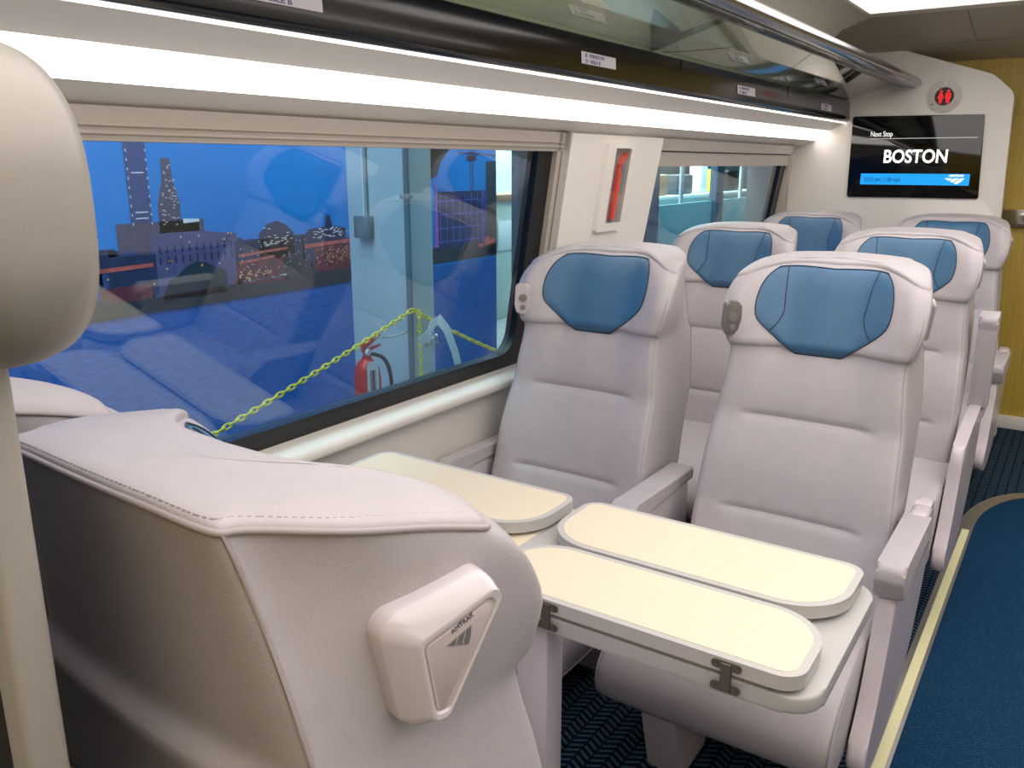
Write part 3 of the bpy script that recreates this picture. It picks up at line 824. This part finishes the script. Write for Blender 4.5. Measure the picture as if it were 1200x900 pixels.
bobj('screws', bm, 'chrome', G)

# yellow end wall, skirting, handrail trim
struct(box('wall_far', -1.75, 2.0, 5.56, 5.62, 0, 2.2, 'wood', None, 0), 'yellow woodgrain end wall')
struct(box('baseboard_far', -1.75, 2.0, 5.535, 5.56, 0, .075, 'wall', None, .003), 'cream skirting at the yellow wall')
hb = thing('handrail', 'flat metal band on the yellow wall beside the bulkhead', 'rail')
box('band', -.43, 1.9, 5.50, 5.56, 1.175, 1.255, 'chrome', hb, .006)
box('under_edge', -.43, 1.9, 5.51, 5.56, 1.165, 1.175, 'trim_dark', hb, .001)
# other side of the car and the near end (off frame, close the room)
struct(box('wall_right', 1.55, 1.62, Y0, 5.56, 0, 2.2, 'wall_low', None, 0))
struct(box('wall_near', -1.75, 1.62, Y0-.06, Y0, 0, 2.2, 'wood', None, 0))
L3 = tag(sweep('cove_light', [(1.38,1.64),(1.31,1.69),(1.31,1.70),(1.38,1.65)], Y0, Y1, 'cove_far', closed=True), 'matching light strip along the opposite side wall', 'light')
box('trim_2', 1.36, 1.55, Y0, Y1, 1.66, 1.80, 'wall', None, .01)['kind'] = 'structure'
struct(box('wall_left_outer_top', -1.80, -1.75, Y0, 5.56, 1.6, 2.25, 'wall', None, 0))

# ------------------------------------------------------------------ hammer cabinet on the pier
H = thing('wall_cabinet', 'narrow white recessed cabinet with clear cover between the windows', 'cabinet')
def onw(y, z, d): return (wx(z)+.035+d, y, z)
def wframe(name, oy0, oy1, oz0, oz1, iy0, iy1, iz0, iz1, d0, d1, m, parent, r=.012):
    o_ = round_poly([(oy0,oz0),(oy1,oz0),(oy1,oz1),(oy0,oz1)], r, 4); i_ = round_poly([(iy0,iz0),(iy1,iz0),(iy1,iz1),(iy0,iz1)], .004, 4)
    V = []; F = []; k = len(o_)
    for P, d in ((o_,d0),(o_,d1),(i_,d1),(i_,d0-.035)): V += [onw(y,z,d) for y,z in P]
    for q in range(3):
        for j in range(k): F.append((q*k+j, q*k+(j+1)%k, (q+1)*k+(j+1)%k, (q+1)*k+j))
    return obj(name, V, F, m, parent, ang=25)
wframe('frame', 2.775,2.975,1.255,1.575, 2.835,2.958,1.285,1.555, 0,.018,'white',H)
def wplate(name, y0, y1, z0, z1, d0, d1, m, parent):
    V = [onw(y,z,d) for d in (d0,d1) for y,z in ((y0,z0),(y1,z0),(y1,z1),(y0,z1))]
    return obj(name, V, [(0,1,2,3),(4,5,6,7),(0,1,5,4),(1,2,6,5),(2,3,7,6),(3,0,4,7)], m, parent, ang=20)
wplate('back_panel', 2.830,2.962,1.28,1.56, .001,.003, 'trim', H)
wplate('cover', 2.832,2.960,1.283,1.557, .0155,.017, 'clear', H)
K = thing('emergency_light_stick', 'orange-red emergency torch standing inside the white wall cabinet', 'torch')
bm = bmesh.new()
pts = [Vector(onw(2.892,z,.004)) for z in (1.30,1.36,1.42,1.46,1.49)]
V, F = tube_data(pts, .01, 14, rs=[.0165,.017,.0165,.0155,.013])
bd = obj('body', V, F, 'orange', K, ang=50)
V, F = tube_data([Vector(onw(2.892,1.287,.004)),Vector(onw(2.892,1.302,.004))], .0085, 12); obj('foot_cap', V, F, 'silver', K)
V, F = tube_data([Vector(onw(2.892,1.49,.004)),Vector(onw(2.894,1.50,.004)),Vector(onw(2.909,1.515,.004)),Vector(onw(2.925,1.528,.004)),Vector(onw(2.938,1.535,.004))], .009, 12, rs=[.012,.014,.014,.013,.010]); obj('head', V, F, 'orange', K)
V, F = tube_data([Vector(onw(2.909,1.50,.0125)),Vector(onw(2.916,1.47,.0125)),Vector(onw(2.909,1.44,.0125))], .003, 8); obj('clip', V, F, 'chrome', K)
V, F = tube_data([Vector(onw(2.862,1.50,.008)),Vector(onw(2.862,1.54,.008))], .006, 10); obj('bulb', V, F, 'chrome', K)
V = []; F = []
for i in range(5):
    z = 1.345+i*.028; tv, tf = tube_data([Vector(onw(2.886,z,.0165)),Vector(onw(2.898,z+.006,.0165))], .0022, 6); o = len(V); V += tv; F += [tuple(j+o for j in f) for f in tf]
obj('lettering', V, F, 'trim_dark', bd)

# ------------------------------------------------------------------ near partition at the left frame edge
Q = thing('partition', 'rounded pale grey partition end at the left edge, very near', 'partition')
lob = []
for k in range(72):
    a = 2*PI*k/72; c, s = math.cos(a), math.sin(a)
    lob.append((abs(c)**(2/2.9)*math.copysign(1, c), abs(s)**(2/2.9)*math.copysign(1, s)))
LX, LZ, LRX, LRZ, LY = -.672, 1.474, .20, .108, .25
prf = [(.92,.030),(.975,.027),(.995,.018),(1.0,.008),(1.0,-.002),(.993,-.011),(.975,-.018),(.95,-.020),(.85,-.0205),(.7,-.021),(.5,-.021),(.25,-.021)]
V = []; F = []; N = len(lob)
for k, y in prf:
    for x, z in lob: V.append((LX+x*LRX*k, LY+y-(.022*(1-(z*k)**2) if y < 0 else 0), LZ+z*LRZ*k))
for i in range(len(prf)-1):
    for j in range(N): F.append((i*N+j, i*N+(j+1) % N, (i+1)*N+(j+1) % N, (i+1)*N+j))
F.append(tuple(range(N))); F.append(tuple(range((len(prf)-1)*N, len(prf)*N)))
obj('rounded_end', V, F, 'partition', Q, ang=60)['label'] = 'rounded satin grey upper lobe'
box('post', -.606, -.577, .235, .265, 0, 1.39, 'partition', Q, .006, 3)
box('dark_panel', -1.50, -.607, .238, .262, 0, 1.38, 'black', Q, .003)['label'] = 'dark lower panel'

# ------------------------------------------------------------------ outside: exhibition hall
struct(box('ground', -12, -1.78, -4, 18, -.65, -.6, 'hallfloor', None, 0), 'grey hall floor outside the train')
MX = -4.0
mu = thing('mural', 'large printed mural of a blue dusk city skyline over water outside the window', 'mural')
def mrect(bm_list, y0, y1, z0, z1): bm_list.append([(y0,z0),(y1,z0),(y1,z1),(y0,z1)])
def mprint(name, polys, m, lift, label=None):
    V = []; F = []
    for P in polys:
        o = len(V); k = len(P)
        V += [(MX+lift, y, z) for y, z in P]; F.append(tuple(range(o, o+k)))
    o = obj(name, V, F, m, mu, smooth=False)
    if label: o['label'] = label
    return o
box('backing', MX-.05, MX-.002, -3.5, 5.70, -.6, 3.2, 'grey_box', mu, 0)
mprint('printed_sky', [[(-3.5,.72),(5.70,.74),(5.70,3.2),(-3.5,3.2)]], 'm_sky', 0)
mprint('printed_water', [[(-3.5,-.6),(5.70,-.6),(5.70,.765),(-3.5,.715)]], 'm_water', .001)
Rr = lambda y0,y1,z0,z1: [(y0,z0),(y1,z0),(y1,z1),(y0,z1)]
mprint('printed_tower', [Rr(2.505,2.625,1.15,2.4)], 'm_tower', .002)
mprint('printed_tower', [[(2.66,1.12),(2.79,1.12),(2.795,1.30),(2.765,1.42),(2.755,1.53),(2.705,1.53),(2.70,1.42),(2.665,1.30)]], 'm_tower2', .002)
rnd = random.Random(3)
polys = []
y = -3.4
while y < 5.6:                                     # far low skyline
    w = rnd.uniform(.05,.16); h = rnd.uniform(.98,1.10)
    if not 4.8 < y < 5.7: polys.append(Rr(y, y+w, .75, h))
    y += w*rnd.uniform(.7,1.0)
mprint('printed_buildings', polys, 'm_dark', .0025)
mprint('printed_buildings', [Rr(2.42,2.90,1.0,1.21), Rr(2.66,2.93,1.1,1.215), Rr(-1.6,-1.0,.8,1.35), Rr(.6,1.1,.8,1.25), Rr(1.5,2.1,.8,1.12)], 'm_tower2', .003)
polys = []
for k in range(60):
    yy = rnd.uniform(2.2, 4.6); w_ = rnd.uniform(.03,.10); polys.append(Rr(yy, yy+w_, .84, rnd.uniform(.95,1.085)))
mprint('printed_buildings', polys, 'm_tower', .0035)
mprint('printed_grey_building', [[(2.60,.82),(3.14,.84),(3.14,1.12),(2.9,1.15),(2.60,1.15)]], 'm_grey', .004)
mprint('printed_buildings', [[(3.28,.86),(3.56,.86),(3.56,1.10),(3.50,1.15),(3.44,1.175),(3.36,1.16),(3.30,1.11)], [(3.62,.9),(3.95,.92),(4.0,1.10),(3.88,1.12),(3.86,1.19),(3.83,1.19),(3.82,1.12),(3.68,1.11),(3.62,1.06)], Rr(3.12,3.64,.86,1.08), Rr(2.35,2.62,.84,1.05)], 'm_dark', .0045)
mprint('printed_brick_blocks', [Rr(3.12,3.52,.82,.96), Rr(3.72,4.4,.84,1.0), Rr(3.10,3.16,.80,.86), Rr(2.30,2.58,.80,.90)], 'm_redglow', .005)
mprint('printed_viaduct', [[(3.14,.985),(3.50,1.005),(3.50,1.018),(3.14,1.0)], [(3.14,.945),(3.40,.965),(3.40,.978),(3.14,.96)], [(3.64,.995),(4.35,1.02),(4.35,1.04),(3.64,1.02)], [(1.4,.955),(2.60,.985),(2.60,1.005),(1.4,.98)], [(-3,.95),(1.3,.975),(1.3,.99),(-3,.97)]], 'm_red', .006)
mprint('printed_trees', [[(2.63,.80),(2.66,.86),(2.68,.90),(2.74,.925),(2.79,.965),(2.86,.99),(2.93,.975),(2.98,.945),(3.03,.93),(3.05,.90),(3.05,.80)],
    [(3.47,.82),(3.46,.93),(3.52,.975),(3.60,.96),(3.66,.90),(3.70,.84)], [(2.0,.75),(2.02,.84),(2.2,.86),(2.4,.82),(3.0,.835),(3.4,.82),(3.8,.84),(4.6,.85),(4.7,.80),(4.7,.755),(2.0,.745)], [(-3.5,.715),(-3.5,.82),(0,.85),(1.6,.83),(2.1,.82),(2.1,.74)]], 'm_tree', .007)
polys = []
for k in range(26):
    for yy in (2.512, 2.618): polys.append(Rr(yy-.003, yy+.003, 1.20+k*.045, 1.212+k*.045))
for k in range(46): yy = rnd.uniform(2.67,2.78); zz = rnd.uniform(1.18,1.5); polys.append(Rr(yy, yy+.012, zz, zz+.004)) if abs(yy-2.73) < .06-.04*max(0,zz-1.3)/.2 else None
for z in (1.455,1.23,1.26): polys.append(Rr(2.53,2.60,z,z+.006))
for k in range(70): yy = rnd.uniform(3.32,3.54) if k < 26 else rnd.uniform(3.7,3.95); zz = rnd.uniform(1.03,1.14) if k < 26 else rnd.uniform(1.05,1.11); polys.append(Rr(yy, yy+.02, zz, zz+.005))
polys.append([(2.80,1.195),(2.90,1.2),(2.90,1.215),(2.80,1.22)])
for k in range(26): yy = rnd.uniform(3.14,3.45); polys.append(Rr(yy, yy+.03, .845+rnd.uniform(-.006,.006)+(yy-3.1)*.02, .851+(yy-3.1)*.02))
for k in range(90): yy = rnd.uniform(3.1,4.4); zz = rnd.uniform(.87,1.08); polys.append(Rr(yy, yy+.006, zz, zz+.006))
mprint('printed_lights', polys, 'm_lights', .008)
polys = []
for k in range(11):
    for q in range(2): yy = 2.64+k*.045; polys.append(Rr(yy, yy+.012, .99+q*.055, 1.03+q*.055))
mprint('printed_windows', polys, 'm_dark', .0045)
polys = []
for k in range(14): yy = rnd.uniform(2.64,3.1); zz = rnd.choice((1.09,1.12,1.0,.96)); polys.append(Rr(yy, yy+.011, zz, zz+.011))
for k in range(120): yy = rnd.uniform(3.74,4.3); zz = rnd.uniform(.885,.985); polys.append(Rr(yy, yy+.009, zz, zz+.007))
for k in range(24): yy = rnd.uniform(3.10,3.36); zz = rnd.uniform(.845,.90); polys.append(Rr(yy, yy+.014, zz, zz+.01))
for k in range(40): yy = rnd.uniform(.0,2.6); zz = rnd.uniform(.87,1.03); polys.append(Rr(yy, yy+.01, zz, zz+.01))
mprint('printed_warm_lights', polys, 'm_warm', .0085)
# right-hand part of the print: crane and lattice block
mprint('printed_dark_tower', [[(4.4,1.2),(4.95,1.42),(5.0,1.52),(5.1,1.60),(5.25,1.80),(5.4,3.0),(4.4,3.0)], Rr(5.56,5.70,.80,1.52), [(4.86,.78),(5.70,.78),(5.70,.90),(4.86,.90)]], 'm_cliff', .003)
mprint('printed_block', [Rr(4.93,5.55,.88,1.30)], 'm_dark', .004)
polys = []
for k in range(8): yy = 4.97+k*.078; polys.append(Rr(yy, yy+.008, .92, 1.28))
for k in range(4): zz = .93+k*.10; polys.append(Rr(4.95, 5.55, zz, zz+.008))
polys.append(Rr(5.50,5.53,.9,1.31))
mprint('printed_lattice', polys, 'm_violet', .005)
mprint('printed_pink_edge', [[(4.905,.90),(4.95,.90),(4.94,1.36),(4.925,1.36)]], 'm_pink', .0055)
mprint('printed_crane', [Rr(5.355,5.362,1.30,1.9), Rr(5.385,5.392,1.30,1.9), [(5.20,1.58),(5.70,1.565),(5.70,1.572),(5.20,1.588)], Rr(5.31,5.43,1.53,1.56), [(5.34,1.7),(5.35,1.7),(5.44,1.56),(5.43,1.56)]], 'm_redglow', .0055)
mprint('printed_red_lights', [Rr(5.45,5.52,.86,.89), Rr(5.53,5.60,.87,.94), Rr(5.60,5.68,.88,.92)], 'm_red', .006)

# pillar with conduits
P1 = thing('pillar', 'pale blue hall pillar with a conduit and grey junction box', 'pillar')
prism('shaft', round_poly([(-3.32,3.34),(-2.89,3.34),(-2.89,3.535),(-3.32,3.535)], .012, 3), 'z', -.6, 3.2, 'pillar', P1, 0)
tube('conduit', [(-2.885,3.325,-.6),(-2.885,3.325,3.2)], .016, 'conduit', P1, 12)
tube('cable', [(-3.165,3.333,1.23),(-3.165,3.333,3.2)], .006, 'conduit', P1, 8)
tube('cable', [(-3.19,3.333,1.23),(-3.19,3.333,3.2)], .005, 'tag', P1, 8)
box('junction_box', -3.23,-3.13,3.29,3.34,1.12,1.235,'conduit',P1,.004)
box('conduit_clip', -2.915,-2.855,3.305,3.34,1.33,1.35,'conduit',P1,.003)

# yellow chain
def chain(name, pts, step, rr, m, wire):
    pts = [Vector(p) for p in pts]; V = []; F = []; L = 0; acc = []
    for a, b in zip(pts, pts[1:]): acc.append((L, a, b)); L += (b-a).length
    n = int(L/step)
    for i in range(n):
        d = i*step
        for l0, a, b in reversed(acc):
            if d >= l0: c = a+(b-a).normalized()*(d-l0); t = (b-a).normalized(); break
        s = t.cross(Vector((0,0,1)))
        if s.length < .1: s = Vector((0,1,0))
        s.normalize(); u = s.cross(t).normalized()
        w = (s*.8+u*.6) if i % 2 else (u*.8-s*.6)
        lp = []
        for k in range(14):
            an = 2*PI*k/14; lp.append(c + t*(math.cos(an)*step*.72) + w*(math.sin(an)*rr))
        tv, tf = tube_data(lp, wire, 5, True); o = len(V); V += tv; F += [tuple(j+o for j in f) for f in tf]
    return obj(name, V, F, m, None, ang=80)
def sag(a, b, s, n=14):
    return [tuple(a[k]+(b[k]-a[k])*i/n - (s*4*(i/n)*(1-i/n) if k == 2 else 0) for k in range(3)) for i in range(n+1)]
top = (-2.845,3.30,.77)
ch = chain('plastic_chain', sag((-2.6,.75,.28), top, .03) + sag(top, (-2.83,4.16,.37), .015)[1:], .038, .0095, 'yellow_plastic', .0038)
tag(ch, 'yellow plastic chain slung across in front of the pillar outside the window', 'chain')
ch2 = chain('plastic_chain', [(-2.82,3.32,.745),(-2.82,3.325,.10)], .038, .0095, 'yellow_plastic', .0038)
tag(ch2, 'short yellow plastic chain hanging straight down the pillar', 'chain')
ch3 = chain('steel_chain', sag((-2.865,3.02,.668), (-2.86,3.30,.66), .012), .018, .006, 'chrome', .002)
tag(ch3, 'thin steel chain tied over the fire extinguisher', 'chain')
# wrapped plastic and ribbon on the pillar
tp = thing('hanging_tape', 'crumpled clear plastic and white tape hanging on the pillar by the chain', 'tape')
def ribbon(name, pts, w, m, parent):
    V = []; F = []
    for i, p in enumerate(pts):
        p = Vector(p); t = (Vector(pts[min(i+1,len(pts)-1)])-Vector(pts[max(0,i-1)])).normalized()
        s = t.cross(Vector((1,0,0))).normalized()*w/2
        V += [p+s, p-s, p-s+Vector((.0015,0,0)), p+s+Vector((.0015,0,0))]
    for i in range(len(pts)-1):
        for k in range(4): F.append((i*4+k, i*4+(k+1) % 4, i*4+4+(k+1) % 4, i*4+4+k))
    return obj(name, V, F, m, parent, ang=60)
ribbon('tape', [(-2.79,3.43,.715),(-2.77,3.48,.65),(-2.755,3.53,.52),(-2.75,3.58,.36)], .055, 'tag', tp)
ribbon('tape', [(-2.76,3.24,.62),(-2.74,3.30,.65),(-2.78,3.37,.685),(-2.79,3.43,.70)], .05, 'tag', tp)
bm = bmesh.new(); bmesh.ops.create_icosphere(bm, subdivisions=3, radius=.045, matrix=Matrix.Translation((-2.84,3.44,.58)) @ Matrix.Diagonal((.6,1.2,.9,1)))
for v in bm.verts: v.co += Vector((rnd.uniform(-1,1),rnd.uniform(-1,1),rnd.uniform(-1,1)))*.010
bobj('plastic_wrap', bm, 'clear', tp, 10)
# extinguisher
X = thing('fire_extinguisher', 'red fire extinguisher with a white inspection tag by the pillar', 'fire extinguisher', (-2.93,3.035,-.33))
prof = [(.0,.30),(.05,.30),(.066,.32),(.068,.36),(.068,.78),(.062,.83),(.045,.865),(.024,.88),(.022,.90),(0,.90)]
V = []; F = []
for r, z in prof:
    for k in range(28): a = 2*PI*k/28; V.append((r*math.cos(a), r*math.sin(a), z-.0))
for i in range(len(prof)-1):
    for k in range(28): F.append((i*28+k, i*28+(k+1) % 28, (i+1)*28+(k+1) % 28, (i+1)*28+k))
obj('cylinder', V, F, 'red', X, ang=30)
cyl('valve', (0,0,.915), (0,0,1), .018, .05, 'chrome', X, 16)
prism('lever', round_poly([(-.03,.935),(.02,.945),(.10,.985),(.095,.995),(.0,.97),(-.03,.955)], .004, 3), 'x', -.008, .008, 'red', X, .002)
prism('lever', round_poly([(-.03,.915),(.03,.92),(.10,.93),(.10,.94),(.03,.935),(-.03,.935)], .004, 3), 'x', -.008, .008, 'red', X, .002)
tube('hose', catmull([(.03,0,.91),(.07,.05,.88),(.08,.085,.78),(.075,.09,.60),(.07,.085,.45)], 6), .010, 'black', X, 8)
cyl('gauge', (.02,-.01,.915), (1,0,0), .015, .012, 'tag', X, 16)
box('name_plate', .064, .071, -.035, .05, .50, .68, 'tag', X, .001)
tg = prism('inspection_tag', round_poly([(-.085,.66),(-.005,.66),(-.005,.86),(-.02,.885),(-.07,.885),(-.085,.86)], .004, 3), 'x', .080, .082, 'tag', X)
for y, w, m in ((-.045,.018,'tag_ink'),(-.062,.006,'dark_ink'),(-.03,.004,'dark_ink')): box('tag_print', .0821, .0827, y-w/2, y+w/2, .70, .84, m, tg, 0)
box('tag_print', .0821,.0827,-.08,-.01,.664,.69,'dark_ink',tg,0)
box('wall_hook', -.075,-.066,-.02,.02,.70,.74,'steel',X,.002)
cyl('stand_pole', (0,0,.02), (0,0,1), .02, .56, 'steel', X, 14)
cyl('stand_foot', (0,0,-.26), (0,0,1), .14, .02, 'steel', X, 28)

# bright opening, grey-blue curtain and the far hall seen through the second window
def curtain(name, x, y0, y1, z0, z1, amp, nf, m, label):
    V = []; F = []; n = nf*10
    for i in range(n+1):
        y = y0+(y1-y0)*i/n; a = math.sin(2*PI*nf*i/n)*amp
        V += [(x+a,y,z0),(x+a,y,z1),(x+a-.012,y,z1),(x+a-.012,y,z0)]
    for i in range(n):
        for k in range(4): F.append((i*4+k, i*4+(k+1) % 4, i*4+4+(k+1) % 4, i*4+4+k))
    o = obj(name, V, F, m, None, ang=60); return tag(o, label, 'curtain')
curtain('curtain', -3.0, 4.46, 5.05, -.6, 3.2, .02, 5, 'curtain', 'grey-blue curtain at the far edge of the large window')
curtain('curtain', -3.0, 9.0, 10.6, -.6, 3.2, .03, 9, 'navy', 'dark blue curtain at the far end of the second window')
struct(box('exterior_wall', -9.0, -8.9, -4, 26, -.6, 3.4, 'hallwall', None, 0), 'pale hall wall far outside')
box('exterior_door', -8.89,-8.85,10.5,13.2,-.6,3.2,'hallwall',None,.01)['kind']='structure'
wt = thing('display_shelf', 'brown and cream shelf seen between the mural and the curtain', 'shelf', (0,0,0))
box('shelf_board', -7.2,-6.6,9.4,11.2,1.02,1.10,'wood_trim',wt,.01)
box('cabinet', -7.2,-6.65,9.4,11.2,-.6,1.02,'hallwall',wt,.02)
box('drawer_front', -6.645,-6.63,9.5,11.1,.35,.75,'tag',wt,.01)
# low teal glass barrier with posts
tb = thing('barrier', 'low teal panel barrier with blue-grey posts outside the far window', 'barrier')
box('teal_panel', -5.03,-5.0,10.2,15.6,-.6,.94,'teal',tb,.004)
for y in (10.75,13.2): box('post', -5.05,-4.93,y-.16,y+.16,-.6,3.2,'curtain',tb,.01)
for y in (11.95,14.5): box('slim_post', -5.08,-5.04,y-.05,y+.05,-.6,3.2,'tag',tb,.01)
# things on the shop racks behind the barrier
gr = 'goods on the far hall stands'
def goods(x, y, w, h, z, m, label, dep=.25):
    return tag(box('display_item', x-dep/2, x+dep/2, y-w/2, y+w/2, z, z+h, m, None, .03, 3), label, 'display item', gr)
st = thing('display_stand', 'long pale display stand carrying items behind the teal barrier', 'stand')
box('top', -6.4,-5.9,11.2,18.2,.92,.98,'tag',st,.01); box('front_panel', -6.35,-6.0,11.3,18.1,-.6,.92,'hallwall',st,.01)
for i, (y, w, h, m, l) in enumerate([(11.8,.35,.25,'grey_box','dark box first along the far display stand'),(12.7,.7,.16,'red','low red item on the far display stand'),(13.4,.5,.35,'wood_trim','brown box on the far display stand'),
      (14.4,.7,.34,'grey_box','wide dark box in the middle of the far display stand'),(15.3,.3,.5,'tag','white upright item on the far display stand'),(16.0,.35,.42,'yellow_item','yellow upright item on the far display stand'),(16.9,.7,.40,'black','black monitor-like box on the far display stand')]):
    goods(-6.15, y, w, h, .98, m, l)
bd = thing('banner', 'navy banner hanging behind the far display stand', 'banner'); box('sheet', -8.4,-8.36,14.6,17.6,1.25,2.6,'navy',bd,.004); box('rod', -8.42,-8.34,14.5,17.7,2.6,2.64,'chrome',bd,.01)
for y in (14.55,17.65): box('pole', -8.40,-8.36,y-.02,y+.02,-.6,2.6,'chrome',bd,.004)
box('print_block', -8.358,-8.355,15.6,16.4,1.55,1.75,'tag',bd,0)
bd = thing('banner', 'grey poster board further along the far hall wall', 'banner'); box('sheet', -8.4,-8.36,18.2,20.2,-.6,2.6,'grey_box',bd,.004); box('print_block', -8.358,-8.355,18.5,19.9,1.9,2.3,'tag',bd,0)

# ------------------------------------------------------------------ hall and sky light
def area(name, loc, rot, sx, sy, e, col, spread=None):
    l = bpy.data.lights.new(name, 'AREA'); l.shape = 'RECTANGLE'; l.size = sx; l.size_y = sy; l.energy = e; l.color = col
    if spread: l.spread = spread
    o = bpy.data.objects.new(name, l); C.objects.link(o); o.location = loc; o.rotation_euler = rot; return o
area('hall_lamp', (-2.9, 2.5, 3.6), (0, math.radians(22), 0), 1.2, 9, 330, (.93,.97,1))
area('hall_lamp', (-6.5, 14, 3.4), (0, 0, 0), 4, 9, 1700, (1,.98,.92))

w = bpy.data.worlds.new('world'); S.world = w; w.use_nodes = True
w.node_tree.nodes['Background'].inputs[0].default_value = (.75,.8,.85,1); w.node_tree.nodes['Background'].inputs[1].default_value = .25

S.view_settings.view_transform = 'Standard'; S.view_settings.look = 'None'; S.view_settings.gamma = 1; S.view_settings.exposure = 0
S.view_settings.use_curve_mapping = False
cy = S.cycles
cy.use_denoising = True
try: cy.denoiser = 'OPENIMAGEDENOISE'
except Exception: pass
cy.max_bounces = 8; cy.diffuse_bounces = 4; cy.glossy_bounces = 4; cy.transparent_max_bounces = 12
cy.sample_clamp_indirect = 6
